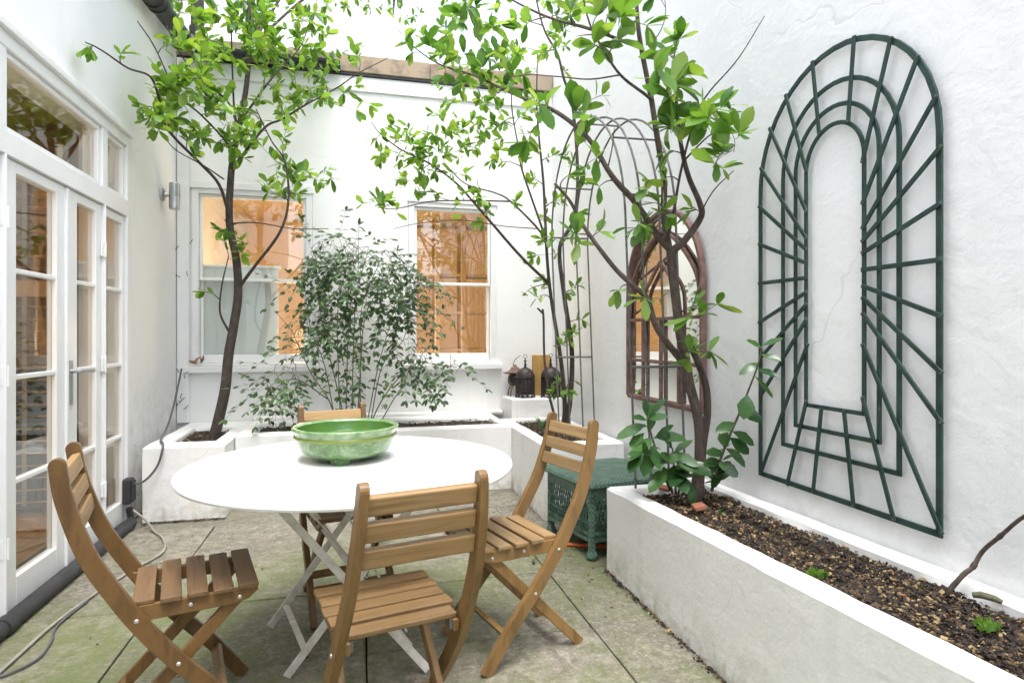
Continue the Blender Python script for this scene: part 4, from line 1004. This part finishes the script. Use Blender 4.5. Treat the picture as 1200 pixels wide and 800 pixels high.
L1(P3, [(630, 268, D), (590, 265, D-.2), (540, 258, D-.3), (490, 262, D-.35), (462, 268, D-.35)], .004, .002)
P3.cloud([(465, 170, 32, 30, 14, 4.2, 4.6), (510, 180, 40, 30, 14, 4.2, 4.7), (545, 150, 45, 38, 17, 4.2, 4.9), (595, 165, 45, 50, 14, 4.3, 4.9), (520, 213, 50, 18, 9, 4.2, 4.6), (560, 245, 60, 18, 7, 4.2, 4.6), (650, 230, 35, 60, 11, 4.5, 4.8), (640, 325, 38, 40, 7, 4.5, 4.9), (460, 238, 35, 12, 6, 4.1, 4.4), (560, 80, 60, 40, 14, 4.2, 5.0), (630, 70, 50, 50, 12, 4.4, 4.9), (672, 380, 22, 35, 4, 4.6, 4.8), (650, 445, 22, 25, 3, 4.5, 4.8), (600, 0, 90, 30, 14, 4.3, 4.9)], .085, 1.3)
P3.finish('multi_stemmed_tree', 'thin multi stemmed tree with pale green leaves rising beside the lanterns', 'tree', tuple(at(*B3)), M['bark_dark'], M['leaf_bright'])

# --- crooked tree in the long planter
P4 = Plant(404); D = 2.98
L1(P4, [(817, 592, D), (816, 570, D), (820, 530, D), (818, 490, D), (808, 450, D), (803, 420, D), (797, 390, D), (792, 350, D), (788, 318, D), (786, 292, D)], .025, .022, n=10)
L1(P4, [(820, 592, D+.02), (821, 560, D+.02), (824, 520, D+.04), (829, 485, D+.05), (827, 452, D+.05), (817, 422, D+.03), (806, 398, D+.01)], .020, .016, n=10)
L1(P4, [(818, 600, D), (818, 585, D), (819, 566, D)], .050, .026, n=12)
L1(P4, [(803, 428, D), (782, 402, D-.05), (768, 380, D-.08), (758, 350, D-.1), (742, 335, D-.12), (722, 316, D-.15), (700, 288, D-.2), (682, 262, D-.2), (668, 236, D-.22), (650, 215, D-.25)], .018, .006, n=9)
L1(P4, [(787, 294, D), (772, 278, D-.02), (745, 238, D-.05), (725, 216, D-.08), (713, 200, D-.1), (689, 162, D-.1), (653, 132, D), (620, 118, D+.2), (584, 102, D+.4), (554, 88, D+.5), (512, 74, D+.6), (474, 47, D+.65)], .019, .003, n=8)
L1(P4, [(788, 294, D), (802, 282, D+.0), (821, 255, D-.02), (820, 238, D-.03), (808, 210, D-.05), (800, 180, D-.08), (794, 140, D-.1), (792, 100, D-.1), (790, 70, D-.1)], .020, .006, n=8)
L1(P4, [(784, 292, D+.05), (778, 250, D+.08), (778, 212, D+.08), (770, 160, D+.06), (763, 115, D+.05), (755, 75, D+.03), (749, 41, D), (746, 8, D), (742, -60, D)], .018, .009, n=8)
L1(P4, [(765, 118, D+.05), (755, 110, D), (727, 88, D-.05), (705, 55, D-.1), (690, 25, D-.1), (680, -20, D-.15)], .009, .003)
L1(P4, [(752, 56, D), (744, 54, D), (697, 36, D-.02), (647, 22, D+.05), (615, 8, D+.1), (585, -8, D+.15), (550, -25, D+.2)], .010, .003)
L1(P4, [(727, 88, D-.05), (691, 93, D-.05), (655, 90, D), (620, 88, D+.1), (590, 92, D+.2)], .004, .002)
L1(P4, [(781, 285, D), (790, 245, D-.05), (797, 205, D-.07), (808, 160, D-.1), (818, 130, D-.12), (832, 107, D-.2), (865, 69, D-.3), (896, 19, D-.35)], .008, .0018)
L1(P4, [(800, 190, D-.08), (830, 160, D-.15), (852, 150, D-.2)], .005, .002)
L1(P4, [(815, 262, D-.02), (835, 225, D-.1), (860, 200, D-.2)], .004, .002)
L1(P4, [(712, 198, D-.1), (717, 175, D-.12), (720, 150, D-.15)], .004, .002)
L1(P4, [(757, 53, D), (772, 40, D), (780, 15, D), (776, -20, D)], .003, .0015)
P4.cloud([(790, 85, 25, 25, 5, 2.6, 2.9), (808, 120, 30, 30, 8, 2.55, 2.85), (830, 150, 25, 20, 5, 2.6, 2.8), (850, 128, 18, 16, 3, 2.55, 2.65), (858, 165, 18, 14, 4, 2.5, 2.65), (795, 150, 20, 25, 4, 2.65, 2.85), (705, 50, 40, 40, 6, 2.65, 2.95), (735, 20, 28, 25, 5, 2.7, 3.0), (700, 130, 32, 22, 6, 2.7, 3.0), (640, 145, 40, 25, 4, 2.75, 3.0)], .125, .85, n_tip=(3, 5), n_side=(1, 3), asp=.25)
P4.cloud([(540, 75, 45, 22, 12, 3.3, 3.7), (590, 85, 40, 30, 12, 3.1, 3.6), (500, 50, 28, 25, 6, 3.4, 3.7), (640, 20, 40, 25, 7, 2.9, 3.2), (570, 15, 45, 20, 8, 3.0, 3.3)], .095, 1.2, n_tip=(3, 5), n_side=(1, 3))
P4.cloud([(775, 200, 30, 30, 5, 2.8, 3.0), (790, 240, 25, 18, 4, 2.85, 2.95), (845, 190, 30, 14, 4, 2.5, 2.7), (690, 200, 40, 25, 4, 2.7, 2.9), (690, 275, 40, 20, 5, 2.7, 2.85), (755, 265, 25, 14, 4, 2.8, 2.95), (740, 345, 30, 14, 2, 2.75, 2.9), (822, 365, 24, 14, 4, 2.75, 2.9), (820, 410, 18, 18, 4, 2.8, 2.9), (780, 30, 30, 40, 3, 2.8, 3.0), (720, -30, 80, 25, 10, 2.7, 3.0)], .105, .9, n_tip=(3, 5), n_side=(0, 2), asp=.22)
P4.finish('crooked_tree', 'crooked thick trunked tree with large leaves growing from the long planter', 'tree', tuple(at(817, 592, D)), M['bark'], M['leaf_mid'])

# --- fine leaved shrub in the back planter
P2 = Plant(202); D = 4.86; rs = P2.rs
stems = [(400, (395, 420), (398, 350), (415, 300)), (405, (404, 400), (412, 330), (400, 285)), (412, (414, 410), (420, 350), (432, 290)), (418, (420, 420), (424, 360), (445, 300)), (422, (426, 420), (432, 360), (465, 315)), (408, (386, 400), (375, 350), (372, 300)), (395, (378, 430), (366, 385), (362, 345)), (428, (440, 430), (455, 380), (470, 340)), (432, (450, 430), (468, 400), (482, 375))]
for b, *q in stems:
    dd = rs.uniform(-.1, .12); L1(P2, [(b, 508, D + dd * .4)] + [(u + rs.uniform(-4, 4), v, D + dd * (1 + .6 * i)) for i, (u, v) in enumerate(q)], .0048, .002, n=6)
L1(P2, [(398, 505, D), (385, 468, D), (366, 440, D-.05), (352, 410, D-.1), (340, 385, D-.1), (322, 365, D-.15)], .0055, .002, n=6)
L1(P2, [(385, 468, D), (350, 445, D-.1), (330, 450, D-.15), (312, 465, D-.2)], .0055, .002, n=6)
L1(P2, [(430, 505, D), (448, 468, D), (470, 440, D-.05), (490, 425, D-.1), (515, 428, D-.15), (535, 430, D-.15)], .0055, .002, n=6)
L1(P2, [(440, 505, D), (460, 470, D-.02), (475, 445, D-.05), (488, 405, D-.05)], .0055, .002, n=6)
L1(P2, [(420, 330, D), (420, 290, D), (421, 262, D)], .003, .0015, n=5)
def fronds(specs, size, npair):
    T = []
    for (u, v, ru, rv_, n, d0, d1) in specs:
        for _ in range(round(n * 1.5)):
            while True:
                a, b = rs.uniform(-1, 1), rs.uniform(-1, 1)
                if a * a + b * b <= 1: break
            T.append(at(u + a * ru, v + b * rv_, rs.uniform(d0, d1)))
    base = [p for p, _, _ in P2.nodes]; T.sort(key=lambda t: min((t - p).length_squared for p in base))
    for tg in T:
        best = min(P2.nodes, key=lambda q: (tg - q[0]).length); p = best[0]; v = tg - p; L = v.length
        P = crom([p, p + v * .5 + rv(rs) * L * .12 + UP * .02, tg], 4); k = len(P)
        P2.wood.tube(P, [.0028 - .0016 * i / (k - 1) for i in range(k)], 4, cap=False)
        for i in range(2, k): P2.nodes.append((P[i], .002, v / max(L, .001)))
        ax = (P[-1] - P[-2]).normalized(); ax = (ax + rv(rs) * .5 + Vector((0, 0, -.1))).normalized()
        sd = ax.cross(UP); sd = sd.normalized() if sd.length > .1 else Vector((1, 0, 0))
        fl = size * rs.uniform(4, 6.5); q = [tg + ax * fl * i / npair - UP * .12 * fl * (i / npair) ** 2 for i in range(npair + 1)]
        P2.wood.tube(q, .001, 3, cap=False)
        for i in range(1, npair + 1):
            for s_ in (-1, 1):
                d = (ax * .55 + sd * s_ * rs.uniform(.6, 1) + rv(rs) * .3 - UP * .1); LL = size * rs.uniform(.7, 1.25)
                leaf_geo(P2.lv, q[i], d, (UP + Vector((0, -.4, 0)) + rv(rs) * .7).normalized(), LL, LL * .27, rs.uniform(0, .25), rs, .45)
        LL = size * 1.1; leaf_geo(P2.lv, q[-1], ax, (UP + rv(rs) * .5).normalized(), LL, LL * .2, .1, rs, .45)
fronds([(400, 295, 36, 18, 30, 4.6, 5.1), (440, 312, 45, 26, 44, 4.6, 5.1), (468, 330, 24, 28, 30, 4.6, 5.1), (388, 352, 26, 24, 20, 4.6, 5.1), (378, 385, 22, 22, 16, 4.6, 5.0), (432, 372, 45, 34, 24, 4.7, 5.15), (412, 436, 22, 18, 8, 4.7, 5.1), (474, 400, 24, 28, 14, 4.6, 5.0), (492, 425, 22, 14, 12, 4.55, 4.8), (526, 428, 14, 12, 6, 4.55, 4.7), (338, 436, 20, 18, 12, 4.55, 4.8), (322, 456, 16, 12, 9, 4.5, 4.7), (340, 395, 14, 20, 5, 4.6, 4.85), (378, 300, 22, 18, 10, 4.6, 5.0), (352, 330, 14, 20, 6, 4.6, 4.9), (495, 350, 14, 30, 8, 4.6, 4.9)], .051, 4)
P2.finish('fine_leaved_shrub', 'airy dark green shrub with tiny leaflets before the back wall between windows', 'shrub', tuple(at(415, 508, D)), M['greenstem'], M['leaf_dark'])

# --- broad leaved shrub at the end of the long planter
P5 = Plant(505); rs = P5.rs
for pts in ([(785, 575, 3.0), (775, 545, 2.98), (765, 515, 2.95), (758, 490, 2.93)], [(788, 578, 3.0), (783, 555, 2.95), (770, 540, 2.9), (752, 528, 2.85)], [(792, 578, 3.0), (790, 550, 2.95), (788, 525, 2.9)], [(795, 578, 3.0), (800, 555, 2.9), (806, 540, 2.85)]): L1(P5, pts, .006, .004, n=6)
for (u, v, d), (u2, v2, d2), L, asp in (((757, 497, 2.93), (722, 508, 2.85), .17, .17), ((765, 512, 2.93), (735, 535, 2.78), .20, .20), ((768, 520, 2.93), (752, 555, 2.82), .17, .22), ((766, 512, 2.93), (800, 508, 2.85), .15, .25), ((752, 528, 2.85), (738, 548, 2.75), .15, .2), ((775, 538, 2.95), (790, 530, 2.8), .15, .25), ((783, 548, 2.9), (757, 575, 2.8), .16, .2), ((788, 525, 2.9), (776, 505, 2.82), .14, .25), ((788, 530, 2.9), (812, 545, 2.8), .14, .25), ((806, 540, 2.85), (828, 552, 2.8), .12, .26), ((790, 545, 2.95), (808, 560, 2.8), .13, .26), ((758, 490, 2.93), (780, 488, 2.85), .12, .2), ((758, 492, 2.93), (742, 484, 2.85), .10, .18), ((800, 555, 2.9), (785, 565, 2.8), .12, .25), ((758, 488, 2.93), (755, 466, 2.92), .09, .15), ((758, 490, 2.93), (763, 470, 2.94), .08, .16)):
    a = at(u, v, d); b = at(u2, v2, d2); nn = (UP * .8 + Vector((-.3, -.5, 0)) + rv(rs) * .25).normalized(); leaf_geo(P5.lv, a, b - a, nn, L, L * asp * 1.15, rs.uniform(.05, .3), rs, .5)
for _ in range(22):
    st = rs.choice([(758, 490, 2.93), (766, 512, 2.93), (752, 528, 2.85), (788, 528, 2.9), (804, 545, 2.85), (792, 550, 2.92), (778, 542, 2.92)])
    a = at(st[0] + rs.uniform(-4, 4), st[1] + rs.uniform(0, 18), st[2]); d = (rv(rs) + Vector((-.15, -.25, .15))).normalized(); L = rs.uniform(.08, .15)
    leaf_geo(P5.lv, a, d, (UP * .8 + Vector((-.2, -.4, 0)) + rv(rs) * .4).normalized(), L, L * rs.uniform(.19, .26), rs.uniform(.05, .35), rs, .52)
P5.finish('broad_leaved_shrub', 'low shrub with long glossy leaves at the near end of the long planter', 'shrub', tuple(at(788, 578, 3.0)), M['greenstem'], M['leaf_glossy'])

# --- leaning sapling against the wall
P6 = Plant(606); rs = P6.rs
L1(P6, [(834, 575, 2.9), (842, 545, 2.86), (853, 515, 2.82), (866, 485, 2.76), (878, 455, 2.7), (888, 428, 2.66), (893, 405, 2.64)], .008, .003, n=6)
for (u, v, d), (u2, v2) , L, asp in (((893, 405, 2.64), (915, 396), .09, .16), ((893, 408, 2.64), (876, 396), .09, .16), ((891, 415, 2.65), (925, 421), .09, .18), ((889, 425, 2.66), (865, 436), .10, .2), ((887, 432, 2.66), (916, 440), .10, .18), ((884, 440, 2.67), (908, 462), .12, .14), ((876, 462, 2.7), (872, 496), .11, .36), ((868, 480, 2.75), (890, 490), .10, .3), ((862, 495, 2.77), (832, 508), .11, .25), ((858, 505, 2.78), (888, 518), .11, .28), ((855, 512, 2.8), (880, 532), .11, .28), ((850, 525, 2.82), (884, 548), .12, .28), ((848, 530, 2.84), (830, 530), .10, .28), ((845, 540, 2.85), (862, 556), .10, .28), ((842, 545, 2.86), (825, 552), .10, .3), ((838, 560, 2.88), (852, 540), .09, .3), ((840, 556, 2.87), (868, 528), .09, .3)):
    a = at(u, v, d); b = at(u2, v2, d - .04); nn = (UP * .7 + Vector((-.35, -.6, 0)) + rv(rs) * .3).normalized(); leaf_geo(P6.lv, a, b - a, nn, L, L * asp, rs.uniform(.05, .3), rs, .5)
for _ in range(14):
    u, v, d = rs.choice([(846, 540, 2.85), (842, 552, 2.87), (850, 525, 2.83), (838, 565, 2.89)])
    a = at(u, v, d); dd = (rv(rs) + Vector((.1, -.3, .1))).normalized(); L = rs.uniform(.06, .10)
    leaf_geo(P6.lv, a, dd, (UP * .8 + Vector((-.2, -.4, 0)) + rv(rs) * .4).normalized(), L, L * rs.uniform(.25, .33), rs.uniform(.05, .3), rs, .5)
P6.finish('leaning_sapling', 'green sapling leaning to the trellis beside the thick tree trunk', 'sapling', tuple(at(834, 575, 2.9)), M['greenstem'], M['leaf_glossy'])

# --- cut stub, bare shoot, spiky tuft, weeds, shards
m = MB(); m.tube(crom([at(655, 505, 4.7), at(643, 460, 4.72), at(638, 420, 4.74), at(637, 375, 4.75), at(636, 362, 4.75)], 5), [.011] * 5 + [.009] * 16, 7); m.tube([at(637, 368, 4.75), at(630, 361, 4.73)], .008, 7)
tag(m.build('cut_stem', M['bark_dark'], smooth=True), 'dark leafless cut stem standing in front of the wooden board', 'stem')
m = MB(); P = crom([at(u, v, d) for u, v, d in ((1111, 700, 1.79), (1114, 690, 1.78), (1130, 672, 1.77), (1140, 664, 1.77), (1152, 645, 1.76), (1172, 628, 1.74), (1200, 605, 1.71), (1235, 592, 1.66))], 6)
m.tube(P, [.0085 - .004 * i / (len(P) - 1) + (.002 if i in (18, 19, 30) else 0) for i in range(len(P))], 8); tag(m.build('bare_shoot', M['bark'], smooth=True), 'bare brown shoot bending out of the mulch at the right edge', 'stem')
def tuft(name, label, cat, c, n, L, seed, mat, wd=.12):
    m = MB(); rs = random.Random(seed)
    for _ in range(n):
        d = (rv(rs) * .8 + UP).normalized(); leaf_geo(m, Vector((0, 0, 0)) + Vector((rs.uniform(-.02, .02), rs.uniform(-.02, .02), 0)), d, rv(rs), L * rs.uniform(.5, 1.1), L * wd, .4, rs, .5)
    return tag(m.build(name, mat, smooth=True, loc=c), label, cat)
tuft('spiky_plant', 'small dark spiky plant in the side planter behind the right chair', 'plant', tuple(at(637, 503, 4.35)), 16, .11, 31, M['leaf_glossy'], .07)
tuft('weed', 'small bright green weed in the mulch near the planter front edge', 'weed', (1.40, 1.65, .462), 26, .028, 32, M['leaf_bright'], .3)
tuft('weed', 'small bright green weed in the mulch at the lower right corner', 'weed', (1.545, 1.22, .475), 22, .03, 33, M['leaf_bright'], .3)
tuft('weed', 'tiny grey green seedling at the foot of the thick tree trunk', 'weed', tuple(at(846, 604, 2.72)), 14, .03, 34, M['leaf_glossy'], .2)
for (lb, c, a) in (('broken terracotta shard in the mulch below the thick tree trunk', (1.47, 2.46, .446), .4), ('terracotta shard among iron rods at the planter end', (1.50, 2.83, .437), 1.2)):
    m = MB(); m.add([(-.04, -.02, 0), (.03, -.028, .004), (.045, .012, .01), (-.01, .03, .006), (-.04, -.018, .014), (.03, -.025, .018), (.043, .012, .024), (-.01, .028, .02)], [(0, 3, 2, 1), (4, 5, 6, 7), (0, 1, 5, 4), (1, 2, 6, 5), (2, 3, 7, 6), (3, 0, 4, 7)])
    o = m.build('terracotta_shard', M['terracotta'], bevel=.002, loc=c); o.rotation_euler.z = a; tag(o, lb, 'shard')
m = MB(); m.tube([(-.05, 0, 0), (-.02, .006, .006), (.03, 0, .004), (.055, -.006, -.004)], [.012, .016, .015, .01], 8); o = m.build('bark_chunk', M['greenstem'], smooth=True, loc=tuple(at(1156, 700, 1.70))); o.scale = (.62, .62, .62); o.rotation_euler.z = -.9; tag(o, 'curled piece of olive bark lying just right of the bare shoot', 'bark')
# dead leaves lodged at the window corner
m = MB(); rs = random.Random(41)
for k in range(4): leaf_geo(m, Vector((rs.uniform(-.03, .05), 0, rs.uniform(0, .02))), Vector((rs.uniform(-1, 1), -.3, rs.uniform(-.1, .8))), rv(rs), .07, .02, .5, rs, .5)
tag(m.build('dead_leaves', M['leaf_dead'], smooth=True, loc=(-1.30, YB - .03, .975)), 'dry brown leaves caught on the left window sill', 'leaf')

# --- pale tree beyond the back wall
P7 = Plant(707)
P7.limb([Vector((-1.7, 10, 0)), Vector((-1.65, 10, 3)), Vector((-1.6, 10, 5.5)), Vector((-1.5, 10, 7.5))], .10, .03, 8)
for q in ((-.6, 6.9), (.6, 6.7), (.1, 7.4)): P7.limb([Vector((-1.6, 10, 5.6)), Vector((q[0] * .5 - .8, 10, (5.6 + q[1]) / 2 + .5)), Vector((q[0], 10, q[1]))], .025, .006)
for _ in range(90):
    a = P7.rs.uniform(0, 6.28); r_ = P7.rs.uniform(.1, 1) ** .5
    P7.twig(Vector((-.1 + 1.3 * r_ * math.cos(a), 10 + P7.rs.uniform(-.8, .8), 6.95 + .5 * r_ * math.sin(a))), .14)
P7.finish('background_tree', 'pale green tree beyond the coping of the back wall', 'tree', (-1.7, 10, 0), M['bark'], M['leaf_bright'])

# ================================================================ LIGHT, SKY, CAMERA
SUN_EL, SUN_AZ = R(72), R(178)
wd = bpy.data.worlds.new('World'); sc.world = wd; wd.use_nodes = True; nt = wd.node_tree
bg = nt.nodes['Background']; sky = nt.nodes.new('ShaderNodeTexSky'); sky.sky_type = 'NISHITA'; sky.sun_disc = False
sky.sun_elevation = SUN_EL; sky.sun_rotation = SUN_AZ; sky.dust_density = 2.5; sky.air_density = 1.0; sky.ozone_density = 1
hs = nt.nodes.new('ShaderNodeHueSaturation'); hs.inputs['Saturation'].default_value = .42
nt.links.new(sky.outputs[0], hs.inputs['Color']); nt.links.new(hs.outputs[0], bg.inputs[0]); bg.inputs[1].default_value = .15
sl = bpy.data.lights.new('Sun', 'SUN'); sl.energy = 1.0; sl.angle = R(32); sl.color = (1, .985, .965)
so_ = bpy.data.objects.new('Sun', sl); col.objects.link(so_)
dirv = Vector((math.sin(SUN_AZ) * math.cos(SUN_EL), math.cos(SUN_AZ) * math.cos(SUN_EL), math.sin(SUN_EL)))
so_.rotation_euler = dirv.to_track_quat('Z', 'Y').to_euler()

cam = bpy.data.cameras.new('Camera'); co_ = bpy.data.objects.new('Camera', cam); col.objects.link(co_); sc.camera = co_
cam.sensor_width = 36; cam.lens = 36 * F_PX / 1200; cam.shift_y = -(400 - HOR) / 1200; cam.clip_start = .05; cam.clip_end = 500
co_.location = (0, 0, EYE); co_.rotation_euler = (R(90), 0, -YAW)
sc.view_settings.view_transform = 'Standard'; sc.view_settings.look = 'None'; sc.view_settings.gamma = 1
sc.view_settings.exposure = 2.0
try: sc.cycles.transparent_max_bounces = 12; sc.cycles.max_bounces = 7; sc.cycles.diffuse_bounces = 5; sc.cycles.glossy_bounces = 3; sc.cycles.transmission_bounces = 3; sc.cycles.adaptive_threshold = .03; sc.cycles.use_adaptive_sampling = True
except Exception: pass
